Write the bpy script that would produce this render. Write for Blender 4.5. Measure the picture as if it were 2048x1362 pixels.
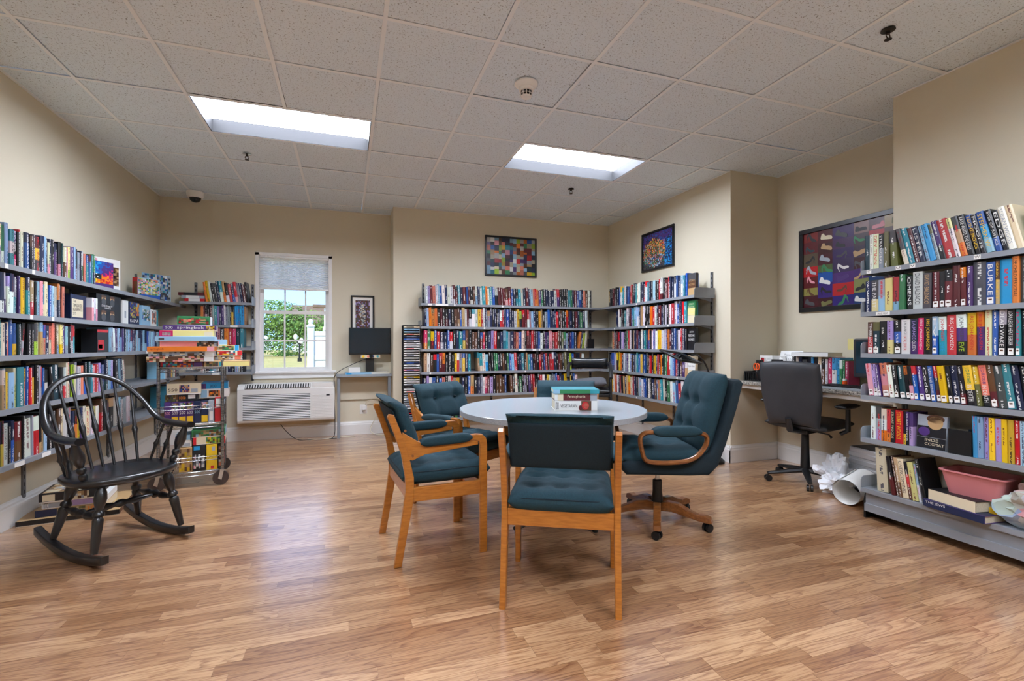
import bpy, bmesh, math, random
from mathutils import Vector, Matrix
random.seed(7)
R = math.radians
scene = bpy.context.scene
COL = scene.collection
for o in list(bpy.data.objects):
    bpy.data.objects.remove(o)

# ------------------------------------------------------------------ camera
F_PX, YAW, CAM_H = 964.07, 0.3296278, 1.165
cam_d = bpy.data.cameras.new('camera')
cam_d.sensor_width = 36.0
cam_d.lens = 36.0 * F_PX / 2048.0
cam_d.shift_y = 6.4 / 2048.0
cam_d.clip_start = 0.05
cam_d.clip_end = 400
cam = bpy.data.objects.new('camera', cam_d)
COL.objects.link(cam)
cam.location = (0, 0, CAM_H)
cam.rotation_euler = (math.pi / 2, 0, -YAW)
scene.camera = cam

# ------------------------------------------------------------------ world, sun, exposure
LAMP_POWER = 42.0
SKY_POWER = 1.5
SUN_POWER = 6.0
scene.view_settings.view_transform = 'Standard'
scene.view_settings.look = 'None'
scene.view_settings.exposure = 0.18
scene.view_settings.gamma = 1.0
scene.view_settings.use_curve_mapping = False
scene.cycles.max_bounces = 7
scene.cycles.diffuse_bounces = 5
scene.cycles.glossy_bounces = 3
scene.cycles.transmission_bounces = 4
scene.cycles.transparent_max_bounces = 7
scene.cycles.caustics_reflective = False
scene.cycles.caustics_refractive = False
scene.cycles.use_adaptive_sampling = True
scene.cycles.adaptive_threshold = 0.1
scene.cycles.adaptive_min_samples = 16
scene.cycles.sample_clamp_indirect = 8.0
w = bpy.data.worlds.new('sky')
scene.world = w
w.use_nodes = True
wn = w.node_tree
wn.nodes.clear()
def wnode(t, **k):
    n = wn.nodes.new(t)
    for a, v in k.items():
        setattr(n, a, v)
    return n
wout = wnode('ShaderNodeOutputWorld')
wbg = wnode('ShaderNodeBackground')
wbg.inputs['Strength'].default_value = SKY_POWER * 2.0
tc = wnode('ShaderNodeTexCoord')
sep = wnode('ShaderNodeSeparateXYZ')
wn.links.new(tc.outputs['Generated'], sep.inputs[0])
grad = wnode('ShaderNodeValToRGB')
grad.color_ramp.elements[0].position = 0.0
grad.color_ramp.elements[0].color = (0.34, 0.54, 0.86, 1)
grad.color_ramp.elements[1].position = 0.5
grad.color_ramp.elements[1].color = (0.09, 0.25, 0.66, 1)
wn.links.new(sep.outputs['Z'], grad.inputs[0])
mp = wnode('ShaderNodeMapping')
mp.inputs['Scale'].default_value = (1.0, 1.0, 2.6)
wn.links.new(tc.outputs['Generated'], mp.inputs[0])
nz = wnode('ShaderNodeTexNoise')
nz.inputs['Scale'].default_value = 5.2
nz.inputs['Detail'].default_value = 7
nz.inputs['Roughness'].default_value = 0.55
wn.links.new(mp.outputs[0], nz.inputs[0])
cr = wnode('ShaderNodeValToRGB')
cr.color_ramp.elements[0].position = 0.52
cr.color_ramp.elements[0].color = (0, 0, 0, 1)
cr.color_ramp.elements[1].position = 0.66
cr.color_ramp.elements[1].color = (1, 1, 1, 1)
wn.links.new(nz.outputs['Fac'], cr.inputs[0])
wmix = wnode('ShaderNodeMixRGB')
wmix.inputs['Color2'].default_value = (0.95, 0.97, 1.0, 1)
wn.links.new(cr.outputs[0], wmix.inputs['Fac'])
wn.links.new(grad.outputs[0], wmix.inputs['Color1'])
wn.links.new(wmix.outputs[0], wbg.inputs['Color'])
wn.links.new(wbg.outputs[0], wout.inputs[0])
sun_d = bpy.data.lights.new('sun', 'SUN')
sun_d.energy = SUN_POWER
sun_d.angle = R(0.6)
sun_d.color = (1.0, 0.94, 0.84)
sun = bpy.data.objects.new('sun', sun_d)
COL.objects.link(sun)
sun.location = (-6, -10, 14)
sun.rotation_euler = (R(42), 0, R(-32))

# ------------------------------------------------------------------ materials
MATS = {}
def nt_new(name):
    m = bpy.data.materials.new(name)
    m.use_nodes = True
    t = m.node_tree
    return m, t, t.nodes['Principled BSDF']
def lin(h):
    if not isinstance(h, str):
        return tuple(h[:3]) + (1,)
    h = h.lstrip('#')
    o = []
    for i in (0, 2, 4):
        c = int(h[i:i+2], 16) / 255
        o.append(c / 12.92 if c <= 0.04045 else ((c + 0.055) / 1.055) ** 2.4)
    return tuple(o) + (1,)
def mat(name, col, rough=0.5, metal=0.0, spec=0.5, var=None, vs=20.0, bump=0.0, bs=120.0, coat=0.0, stretch=None, emit=None, trans=0.0, alpha=1.0, sheen=0.0):
    if name in MATS:
        return MATS[name]
    m, t, p = nt_new(name)
    L = t.links.new
    p.inputs['Base Color'].default_value = lin(col)
    p.inputs['Roughness'].default_value = rough
    p.inputs['Metallic'].default_value = metal
    p.inputs['Specular IOR Level'].default_value = spec
    p.inputs['Coat Weight'].default_value = coat
    p.inputs['Transmission Weight'].default_value = trans
    p.inputs['Alpha'].default_value = alpha
    p.inputs['Sheen Weight'].default_value = sheen
    if emit:
        p.inputs['Emission Color'].default_value = lin(emit[0])
        p.inputs['Emission Strength'].default_value = emit[1]
    if var or bump:
        c = t.nodes.new('ShaderNodeTexCoord')
        src = c.outputs['Object']
        if stretch:
            mpn = t.nodes.new('ShaderNodeMapping')
            mpn.inputs['Scale'].default_value = stretch
            L(src, mpn.inputs[0])
            src = mpn.outputs[0]
    if var:
        n = t.nodes.new('ShaderNodeTexNoise')
        n.inputs['Scale'].default_value = vs
        n.inputs['Detail'].default_value = 5
        L(src, n.inputs[0])
        r = t.nodes.new('ShaderNodeValToRGB')
        r.color_ramp.elements[0].position = 0.34
        r.color_ramp.elements[1].position = 0.66
        r.color_ramp.elements[0].color = lin(col)
        r.color_ramp.elements[1].color = lin(var)
        L(n.outputs['Fac'], r.inputs[0])
        L(r.outputs[0], p.inputs['Base Color'])
    if bump:
        n2 = t.nodes.new('ShaderNodeTexNoise')
        n2.inputs['Scale'].default_value = bs
        n2.inputs['Detail'].default_value = 3
        L(src, n2.inputs[0])
        b = t.nodes.new('ShaderNodeBump')
        b.inputs['Strength'].default_value = bump
        b.inputs['Distance'].default_value = 0.003
        L(n2.outputs['Fac'], b.inputs['Height'])
        L(b.outputs[0], p.inputs['Normal'])
    MATS[name] = m
    return m

def math_node(t, op, a, b=None, c=None):
    n = t.nodes.new('ShaderNodeMath')
    n.operation = op
    for i, v in enumerate((a, b, c)):
        if v is None:
            continue
        if isinstance(v, (int, float)):
            n.inputs[i].default_value = v
        else:
            t.links.new(v, n.inputs[i])
    return n.outputs[0]

def make_floor_mat():
    m, t, p = nt_new('oak_floor')
    L = t.links.new
    g = t.nodes.new('ShaderNodeNewGeometry')
    oi = t.nodes.new('ShaderNodeObjectInfo')
    rnd = math_node(t, 'FRACT', math_node(t, 'ADD', math_node(t, 'MULTIPLY', g.outputs['Random Per Island'], 7.31), math_node(t, 'MULTIPLY', oi.outputs['Random'], 5.77)))
    sp = t.nodes.new('ShaderNodeSeparateXYZ')
    L(g.outputs['Position'], sp.inputs[0])
    cb = t.nodes.new('ShaderNodeCombineXYZ')
    L(math_node(t, 'MULTIPLY', sp.outputs['X'], 1.0), cb.inputs[0])
    L(math_node(t, 'MULTIPLY', sp.outputs['Y'], 11.0), cb.inputs[1])
    L(math_node(t, 'MULTIPLY', rnd, 40.0), cb.inputs[2])
    n1 = t.nodes.new('ShaderNodeTexNoise')
    n1.inputs['Scale'].default_value = 1.15
    n1.inputs['Detail'].default_value = 2.0
    n1.inputs['Roughness'].default_value = 0.4
    L(cb.outputs[0], n1.inputs[0])
    ring = math_node(t, 'FRACT', math_node(t, 'MULTIPLY', n1.outputs['Fac'], 13.0))
    ringr = t.nodes.new('ShaderNodeValToRGB')
    e = ringr.color_ramp.elements
    e[0].position = 0.0; e[0].color = (1, 1, 1, 1)
    e[1].position = 0.42; e[1].color = (0, 0, 0, 1)
    q = e.new(0.93); q.color = (0.12, 0.12, 0.12, 1)
    q2 = e.new(1.0); q2.color = (0.95, 0.95, 0.95, 1)
    L(ring, ringr.inputs[0])
    cb2 = t.nodes.new('ShaderNodeCombineXYZ')
    L(math_node(t, 'MULTIPLY', sp.outputs['X'], 9.0), cb2.inputs[0])
    L(math_node(t, 'MULTIPLY', sp.outputs['Y'], 260.0), cb2.inputs[1])
    L(math_node(t, 'MULTIPLY', rnd, 31.0), cb2.inputs[2])
    n2 = t.nodes.new('ShaderNodeTexNoise')
    n2.inputs['Scale'].default_value = 1.0
    n2.inputs['Detail'].default_value = 3.0
    L(cb2.outputs[0], n2.inputs[0])
    tone = t.nodes.new('ShaderNodeValToRGB')
    te = tone.color_ramp.elements
    te[0].position = 0.0; te[0].color = lin('#9f744f')
    te[1].position = 1.0; te[1].color = lin('#cca47b')
    q = te.new(0.5); q.color = lin('#b78d66')
    L(rnd, tone.inputs[0])
    dark = t.nodes.new('ShaderNodeMixRGB')
    dark.blend_type = 'MULTIPLY'
    dark.inputs['Color2'].default_value = lin('#9a6c4a')
    L(math_node(t, 'MULTIPLY', ringr.outputs[0], 0.62), dark.inputs['Fac'])
    L(tone.outputs[0], dark.inputs['Color1'])
    fine = t.nodes.new('ShaderNodeMixRGB')
    fine.blend_type = 'MULTIPLY'
    fine.inputs['Color2'].default_value = lin('#b48d70')
    fr = t.nodes.new('ShaderNodeValToRGB')
    fr.color_ramp.elements[0].position = 0.46
    fr.color_ramp.elements[1].position = 0.66
    L(n2.outputs['Fac'], fr.inputs[0])
    L(math_node(t, 'MULTIPLY', fr.outputs[0], 0.6), fine.inputs['Fac'])
    L(dark.outputs[0], fine.inputs['Color1'])
    L(fine.outputs[0], p.inputs['Base Color'])
    p.inputs['Roughness'].default_value = 0.3
    p.inputs['IOR'].default_value = 1.5
    p.inputs['Specular IOR Level'].default_value = 0.5
    p.inputs['Coat Weight'].default_value = 1.0
    p.inputs['Coat IOR'].default_value = 2.1
    p.inputs['Coat Roughness'].default_value = 0.2
    b = t.nodes.new('ShaderNodeBump')
    b.inputs['Strength'].default_value = 0.02
    b.inputs['Distance'].default_value = 0.001
    L(n2.outputs['Fac'], b.inputs['Height'])
    L(b.outputs[0], p.inputs['Normal'])
    return m
FLOOR = make_floor_mat()

def make_tile_mat():
    m, t, p = nt_new('ceiling_tile')
    L = t.links.new
    g = t.nodes.new('ShaderNodeNewGeometry')
    n = t.nodes.new('ShaderNodeTexNoise')
    n.inputs['Scale'].default_value = 85
    n.inputs['Detail'].default_value = 4
    n.inputs['Roughness'].default_value = 0.7
    L(g.outputs['Position'], n.inputs[0])
    v = t.nodes.new('ShaderNodeTexVoronoi')
    v.inputs['Scale'].default_value = 105
    L(g.outputs['Position'], v.inputs[0])
    r1 = t.nodes.new('ShaderNodeValToRGB')
    r1.color_ramp.elements[0].position = 0.33; r1.color_ramp.elements[0].color = (0.2, 0.2, 0.19, 1)
    r1.color_ramp.elements[1].position = 0.42; r1.color_ramp.elements[1].color = (1, 1, 1, 1)
    L(n.outputs['Fac'], r1.inputs[0])
    r2 = t.nodes.new('ShaderNodeValToRGB')
    r2.color_ramp.elements[0].position = 0.10; r2.color_ramp.elements[0].color = (0.3, 0.29, 0.28, 1)
    r2.color_ramp.elements[1].position = 0.2; r2.color_ramp.elements[1].color = (1, 1, 1, 1)
    L(v.outputs['Distance'], r2.inputs[0])
    mm = t.nodes.new('ShaderNodeMixRGB')
    mm.blend_type = 'MULTIPLY'
    mm.inputs['Fac'].default_value = 1
    L(r1.outputs[0], mm.inputs['Color1'])
    L(r2.outputs[0], mm.inputs['Color2'])
    m2 = t.nodes.new('ShaderNodeMixRGB')
    m2.blend_type = 'MULTIPLY'
    m2.inputs['Fac'].default_value = 1
    m2.inputs['Color2'].default_value = lin('#dce9f3')
    L(mm.outputs[0], m2.inputs['Color1'])
    L(m2.outputs[0], p.inputs['Base Color'])
    p.inputs['Roughness'].default_value = 0.75
    b = t.nodes.new('ShaderNodeBump')
    b.inputs['Strength'].default_value = 0.35
    b.inputs['Distance'].default_value = 0.002
    L(mm.outputs[0], b.inputs['Height'])
    L(b.outputs[0], p.inputs['Normal'])
    return m
TILE = make_tile_mat()

def make_cover_mat(name, rough=0.38, ink=True):
    """printed covers: colour attribute Col, small printed marks in colour Ink on the spine strip given by the UV map"""
    m, t, p = nt_new(name)
    L = t.links.new
    a = t.nodes.new('ShaderNodeVertexColor')
    a.layer_name = 'Col'
    out = a.outputs['Color']
    if ink:
        k = t.nodes.new('ShaderNodeVertexColor')
        k.layer_name = 'Ink'
        uv = t.nodes.new('ShaderNodeUVMap')
        uv.uv_map = 'UV'
        s = t.nodes.new('ShaderNodeSeparateXYZ')
        L(uv.outputs[0], s.inputs[0])
        u, v = s.outputs[0], s.outputs[1]
        wz = t.nodes.new('ShaderNodeTexWhiteNoise')
        wz.noise_dimensions = '2D'
        c = t.nodes.new('ShaderNodeCombineXYZ')
        L(math_node(t, 'FLOOR', math_node(t, 'MULTIPLY', v, 46.0)), c.inputs[0])
        L(math_node(t, 'FLOOR', math_node(t, 'MULTIPLY', u, 4.0)), c.inputs[1])
        L(c.outputs[0], wz.inputs['Vector'])
        wz2 = t.nodes.new('ShaderNodeTexWhiteNoise')
        wz2.noise_dimensions = '1D'
        L(math_node(t, 'FLOOR', math_node(t, 'MULTIPLY', v, 5.0)), wz2.inputs['W'])
        on = math_node(t, 'GREATER_THAN', wz.outputs['Value'], 0.42)
        word = math_node(t, 'GREATER_THAN', wz2.outputs['Value'], 0.36)
        fu = math_node(t, 'FRACT', u)
        inside = math_node(t, 'MULTIPLY', math_node(t, 'GREATER_THAN', fu, 0.26), math_node(t, 'LESS_THAN', fu, 0.74))
        msk = math_node(t, 'MULTIPLY', math_node(t, 'MULTIPLY', on, word), inside)
        msk = math_node(t, 'MULTIPLY', msk, math_node(t, 'GREATER_THAN', u, 0.0))
        mx = t.nodes.new('ShaderNodeMixRGB')
        L(math_node(t, 'MULTIPLY', msk, 0.85), mx.inputs['Fac'])
        L(out, mx.inputs['Color1'])
        L(k.outputs['Color'], mx.inputs['Color2'])
        out = mx.outputs[0]
    L(out, p.inputs['Base Color'])
    p.inputs['Roughness'].default_value = rough
    return m
COVER = make_cover_mat('printed_book_cover')
PRINT = make_cover_mat('printed_paper', 0.3, False)

wall_m = mat('beige_wall_paint', '#d3cbb5', 0.62, bump=0.12, bs=260)
white_m = mat('white_trim_paint', '#e3e3e0', 0.38)
grid_m = mat('white_grid_metal', '#e9eff4', 0.45)
steel_m = mat('grey_painted_steel', '#8d9298', 0.42, var='#848a91', vs=6)
steel_d = mat('grey_shelf_upright', '#5d6064', 0.45)
page_m = mat('paper_pages', '#d9d0b8', 0.8, var='#c9bfa4', vs=60, stretch=(400, 3, 3))
white_p = mat('white_paper', '#ecebe6', 0.7)
black_m = mat('black_plastic', '#121314', 0.42)
chrome_m = mat('chrome_wire', '#c9ccd0', 0.22, 1.0)
black_w = mat('black_painted_wood', '#17181a', 0.33, var='#101113', vs=14, coat=0.3)
oak_m = mat('golden_oak_wood', '#b8752c', 0.36, var='#a1611f', vs=5, stretch=(3, 3, 22), coat=0.3, bump=0.05, bs=30)
walnut_m = mat('reddish_oak_wood', '#8a5528', 0.3, var='#6f3f1c', vs=6, stretch=(3, 14, 14), coat=0.5)
teal_m = mat('dark_teal_fabric', '#0e303b', 0.85, var='#123a45', vs=180, bump=0.4, bs=900)
teal_d = mat('darker_teal_fabric', '#0a1d26', 0.9, var='#0c242e', vs=180, bump=0.4, bs=900)
ink_k = mat('black_print', '#15161a', 0.5)
ink_w = mat('white_print', '#efeeea', 0.5)
def make_glass(name, tint='#f4f8f8'):
    m, t, p = nt_new(name)
    t.nodes.remove(p)
    o = [n for n in t.nodes if n.type == 'OUTPUT_MATERIAL'][0]
    tr = t.nodes.new('ShaderNodeBsdfTransparent'); tr.inputs[0].default_value = lin(tint)
    gl = t.nodes.new('ShaderNodeBsdfGlossy'); gl.inputs['Roughness'].default_value = 0.02
    fr = t.nodes.new('ShaderNodeFresnel'); fr.inputs[0].default_value = 1.45
    mx = t.nodes.new('ShaderNodeMixShader')
    t.links.new(fr.outputs[0], mx.inputs[0]); t.links.new(tr.outputs[0], mx.inputs[1]); t.links.new(gl.outputs[0], mx.inputs[2]); t.links.new(mx.outputs[0], o.inputs[0])
    return m
glass_m = make_glass('window_glass')

# ------------------------------------------------------------------ mesh helpers
class MB:
    def __init__(s):
        s.v, s.f = [], []
    def add(s, vs, fs):
        o = len(s.v)
        s.v += [tuple(p) for p in vs]
        s.f += [tuple(i + o for i in q) for q in fs]
        return s
    def box(s, x0, x1, y0, y1, z0, z1):
        return s.add([(x0,y0,z0),(x1,y0,z0),(x1,y1,z0),(x0,y1,z0),(x0,y0,z1),(x1,y0,z1),(x1,y1,z1),(x0,y1,z1)],
                     [(0,3,2,1),(4,5,6,7),(0,1,5,4),(1,2,6,5),(2,3,7,6),(3,0,4,7)])
    def cbox(s, x0, x1, y0, y1, z0, z1, b=0.004):
        """box with chamfered edges"""
        bm = bmesh.new()
        bmesh.ops.create_cube(bm, size=1)
        for q in bm.verts:
            q.co = Vector(((x0+x1)/2 + q.co.x*(x1-x0), (y0+y1)/2 + q.co.y*(y1-y0), (z0+z1)/2 + q.co.z*(z1-z0)))
        b = min(b, 0.45*min(x1-x0, y1-y0, z1-z0))
        bmesh.ops.bevel(bm, geom=bm.edges[:], offset=b, segments=2, affect='EDGES', profile=0.5)
        return s.bm(bm)
    def bm(s, bm):
        bm.verts.index_update()
        s.add([q.co[:] for q in bm.verts], [[q.index for q in f.verts] for f in bm.faces])
        bm.free()
        return s
    def prism(s, pts, a, b, axis='y', bev=0.0):
        """extrude a 2-D outline along an axis; outline is in the other two axes"""
        def P(p, h):
            return {'y': (p[0], h, p[1]), 'z': (p[0], p[1], h), 'x': (h, p[0], p[1])}[axis]
        n = len(pts)
        if bev:
            bm = bmesh.new()
            v0 = [bm.verts.new(P(p, a)) for p in pts]
            v1 = [bm.verts.new(P(p, b)) for p in pts]
            f0 = bm.faces.new(v0[::-1]); f1 = bm.faces.new(v1)
            for i in range(n):
                bm.faces.new((v0[i], v0[(i+1) % n], v1[(i+1) % n], v1[i]))
            bmesh.ops.recalc_face_normals(bm, faces=bm.faces[:])
            es = set(f0.edges) | set(f1.edges)
            bmesh.ops.bevel(bm, geom=list(es), offset=bev, segments=2, affect='EDGES', profile=0.5)
            return s.bm(bm)
        vs = [P(p, a) for p in pts] + [P(p, b) for p in pts]
        fs = [tuple(range(n))[::-1], tuple(range(n, 2*n))] + [(i, (i+1) % n, n+(i+1) % n, n+i) for i in range(n)]
        return s.add(vs, fs)
    def tube(s, pts, r, seg=8, closed=False, flat=1.0, cap=True):
        """round tube through points; r a number or one per point; flat squeezes the section's second axis"""
        pts = [Vector(p) for p in pts]
        n = len(pts)
        rs = r if isinstance(r, (list, tuple)) else [r]*n
        T = []
        for i in range(n):
            a = pts[(i-1) % n] if (i or closed) else pts[i]
            b = pts[(i+1) % n] if (i < n-1 or closed) else pts[i]
            d = (b - a)
            T.append(d.normalized() if d.length > 1e-9 else Vector((0, 0, 1)))
        up = Vector((0, 0, 1)) if abs(T[0].z) < 0.9 else Vector((1, 0, 0))
        N = (up - T[0]*up.dot(T[0])).normalized()
        vs = []
        for i in range(n):
            N = (N - T[i]*N.dot(T[i])).normalized()
            Bn = T[i].cross(N)
            for k in range(seg):
                a = 2*math.pi*k/seg
                vs.append(pts[i] + N*(math.cos(a)*rs[i]*flat) + Bn*(math.sin(a)*rs[i]))
        fs = []
        for i in range(n if closed else n-1):
            j = (i+1) % n
            for k in range(seg):
                k2 = (k+1) % seg
                fs.append((i*seg+k, i*seg+k2, j*seg+k2, j*seg+k))
        if cap and not closed:
            fs += [tuple(range(seg))[::-1], tuple(range((n-1)*seg, n*seg))]
        return s.add(vs, fs)
    def turned(s, p0, p1, prof, seg=12):
        """turned member between two points; prof = [(t, radius)]"""
        p0, p1 = Vector(p0), Vector(p1)
        return s.tube([p0.lerp(p1, t) for t, _ in prof], [q for _, q in prof], seg)
    def lathe(s, prof, c=(0,0,0), seg=24):
        """prof = [(radius, z)] about a vertical axis"""
        vs, fs = [], []
        m = len(prof)
        for q, z in prof:
            for k in range(seg):
                a = 2*math.pi*k/seg
                vs.append((c[0]+q*math.cos(a), c[1]+q*math.sin(a), c[2]+z))
        for i in range(m-1):
            for k in range(seg):
                k2 = (k+1) % seg
                fs.append((i*seg+k, i*seg+k2, (i+1)*seg+k2, (i+1)*seg+k))
        fs += [tuple(range(seg))[::-1], tuple(range((m-1)*seg, m*seg))]
        return s.add(vs, fs)
    def pad(s, w, d, h, n=20, m=20, p=5.0, tufts=(), depth=0.02, sig=0.05, seams=None, fn=None, low=1.0):
        """cushion centred on the origin: x in +-w/2, y in +-d/2; fn maps the finished point"""
        vs, fs = [], []
        def e(u):
            return (1 - abs(u)**p)**0.5 if abs(u) < 1 else 0.0
        for side in (1, -1):
            for i in range(n+1):
                for j in range(m+1):
                    u = math.sin(math.pi/2*(2*i/n-1)); v = math.sin(math.pi/2*(2*j/m-1))
                    x, y = u*w/2, v*d/2
                    z = h/2*e(u)*e(v)*(1 if side == 1 else low)
                    if side == 1:
                        for tx, ty in tufts:
                            z -= depth*math.exp(-((x-tx)**2+(y-ty)**2)/sig**2)
                        if seams:
                            for ax, c in seams:
                                q = (x if ax == 'x' else y) - c
                                z -= 0.35*depth*math.exp(-(q/(0.3*sig))**2)*e(u)*e(v)
                    q = (x, y, side*z)
                    vs.append(fn(*q) if fn else q)
        K = (n+1)*(m+1)
        for i in range(n):
            for j in range(m):
                a = i*(m+1)+j
                fs.append((a, a+m+1, a+m+2, a+1))
                fs.append((K+a, K+a+1, K+a+m+2, K+a+m+1))
        return s.add(vs, fs)
    def xf(s, M):
        s.v = [tuple(M @ Vector(p)) for p in s.v]
        return s
    def mesh(s, name):
        m = bpy.data.meshes.new(name)
        m.from_pydata(s.v, [], s.f)
        m.update()
        return m
    def build(s, name, material, parent=None, smooth=False, weld=False):
        m = s.mesh(name)
        if weld:
            bm = bmesh.new(); bm.from_mesh(m)
            bmesh.ops.remove_doubles(bm, verts=bm.verts[:], dist=1e-5)
            bmesh.ops.recalc_face_normals(bm, faces=bm.faces[:])
            bm.to_mesh(m); bm.free()
        m.materials.append(material)
        if smooth:
            shade(m, 40 if smooth is True else smooth)
        return link(name, m, parent)
def shade(m, ang=40):
    m.polygons.foreach_set('use_smooth', [True]*len(m.polygons))
    m.set_sharp_from_angle(angle=R(ang))
def link(name, data, parent=None):
    o = bpy.data.objects.new(name, data)
    COL.objects.link(o)
    if parent:
        o.parent = parent
    return o
def tag(o, label=None, cat=None, group=None, kind=None):
    if label: o['label'] = label
    if cat: o['category'] = cat
    if group: o['group'] = group
    if kind: o['kind'] = kind
    return o
def thing(name, label, cat, loc=(0,0,0), rz=0.0, group=None):
    o = link(name, None)
    o.empty_display_size = 0.05
    o.location = loc
    o.rotation_euler = (0, 0, rz)
    return tag(o, label, cat, group)
def copy_tree(o, parent=None):
    c = o.copy()
    COL.objects.link(c)
    c.parent = parent
    for ch in list(o.children):
        copy_tree(ch, c)
    return c
def struct(o):
    o['kind'] = 'structure'
    return o
FONT_CACHE = {}
def text_raw(s):
    if s not in FONT_CACHE:
        cu = bpy.data.curves.new('lettering', 'FONT')
        cu.body = s
        cu.resolution_u = 2
        ob = bpy.data.objects.new('lettering', cu)
        m = bpy.data.meshes.new_from_object(ob)
        vs = [tuple(q.co) for q in m.vertices]
        fs = [tuple(f.vertices) for f in m.polygons]
        bpy.data.objects.remove(ob); bpy.data.curves.remove(cu); bpy.data.meshes.remove(m)
        if vs:
            x0 = min(q[0] for q in vs); x1 = max(q[0] for q in vs)
            y0 = min(q[1] for q in vs); y1 = max(q[1] for q in vs)
            vs = [((q[0]-x0)/(x1-x0), (q[1]-y0)/max(1e-6, y1-y0)) for q in vs]
        FONT_CACHE[s] = (vs, fs)
    return FONT_CACHE[s]
def lettering(s, fn, mb=None):
    """flat letters; fn maps unit coordinates (0..1 along, 0..1 up) to 3-D"""
    mb = mb or MB()
    vs, fs = text_raw(s)
    return mb.add([fn(a, b) for a, b in vs], fs)
# ------------------------------------------------------------------ room shell
XL, XR, XRC, YB, YB2, YF, ZC = -2.03, 3.55, 4.15, 6.52, 6.10, -2.2, 2.853
YP, YE = 3.77, 2.285            # recess between the pilaster and the right-hand wall
BUMP = 0.54
floor = struct(MB().box(XL-.16, XRC+.16, YF-.16, YB+.16, -0.12, -0.0015).build('floor', FLOOR))
tag(floor, 'wood-look laminate floor of narrow oak strips')
SW = 0.0667
cells = []
rr = random.Random(3)
ny = int((YB - 0.2)/SW) + 1
for i in range(ny):
    y0 = 0.2 + i*SW
    x = XL - rr.random()*0.5
    while x < XRC:
        ln = rr.choice((0.32, 0.4, 0.48, 0.56, 0.62))
        a, b = max(x, XL), min(x+ln, XRC)
        if b - a > 0.02:
            cells.append((a, b, y0, min(y0+SW, YB)))
        x += ln
cs, sn = math.cos(YAW), math.sin(YAW)
def in_view(c):
    mx, my = (c[0]+c[1])/2, (c[2]+c[3])/2
    d = mx*sn + my*cs
    if d < 1.62: return None
    u = 1024 + F_PX*(mx*cs - my*sn)/d
    return d if -60 < u < 2108 else None
vis = sorted([(in_view(c), c) for c in cells if in_view(c)], key=lambda q: q[0])
near = set(c for _, c in vis[:300])
far = MB()
for c in cells:
    g = 0.0005
    if c in near:
        o = MB().box(c[0]+g, c[1]-g, c[2]+g, c[3]-g, -0.0012, 0).build('floor_plank', FLOOR, floor)
    else:
        far.box(c[0]+g, c[1]-g, c[2]+g, c[3]-g, -0.0012, 0)
far.build('floor_planks', FLOOR, floor)['kind'] = 'stuff'

def wall(name, boxes, label=None):
    mb = MB()
    for b in boxes: mb.box(*b)
    o = struct(mb.build(name, wall_m))
    return o
wall('wall_left', [(XL-.16, XL, YF-.16, YB+.16, 0, ZC+.05)])
WX0, WX1, WZ0, WZ1 = -1.045, -0.185, 0.815, 2.27
wall('wall_back', [(XL, WX0, YB, YB+.16, 0, ZC+.05), (WX1, BUMP, YB, YB+.16, 0, ZC+.05), (WX0, WX1, YB, YB+.16, 0, WZ0), (WX0, WX1, YB, YB+.16, WZ1, ZC+.05)])
wall('wall_back_right', [(BUMP, XR+.2, YB2, YB+.16, 0, ZC+.05)])
wall('wall_right', [(XR, XRC+.16, YP, YB2, 0, ZC+.05)])
wall('wall_recess', [(XRC, XRC+.16, YE, YP, 0, ZC+.05)])
wall('wall_right_near', [(XR, XRC+.16, YF-.16, YE, 0, ZC+.05)])
wall('wall_front', [(XL, XR, YF-.16, YF, 0, ZC+.05)])

def baseboard(name, p, q, nrm):
    """moulded white skirting from p to q, nrm pointing into the room"""
    p, q, nrm = Vector(p), Vector(q), Vector(nrm)
    d = (q-p)
    prof = [(0, 0), (.017, 0), (.017, .125), (.013, .135), (.013, .146), (.006, .158), (.004, .168), (0, .168)]
    vs = []
    for e in (p, q):
        vs += [tuple(Vector((e.x, e.y, 0)) + Vector((nrm.x, nrm.y, 0))*a + Vector((0, 0, b))) for a, b in prof]
    n = len(prof)
    fs = [(i, (i+1) % n, n+(i+1) % n, n+i) for i in range(n)] + [tuple(range(n)), tuple(range(n, 2*n))[::-1]]
    return struct(MB().add(vs, fs).build(name, white_m, weld=True))
baseboard('baseboard_left', (XL, YF), (XL, YB), (1, 0))
baseboard('baseboard_back', (XL, YB), (BUMP, YB), (0, -1))
baseboard('baseboard_bump', (BUMP, YB), (BUMP, YB2-.0163), (-1, 0))
baseboard('baseboard_back_right', (BUMP-.017, YB2), (XR, YB2), (0, -1))
baseboard('baseboard_right', (XR, YB2), (XR, YP-.0163), (-1, 0))
baseboard('baseboard_pilaster', (XR-.017, YP), (XRC, YP), (0, -1))
baseboard('baseboard_recess', (XRC, YP), (XRC, YE), (-1, 0))
baseboard('baseboard_right_near', (XR, YE), (XR, YF), (-1, 0))

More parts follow.
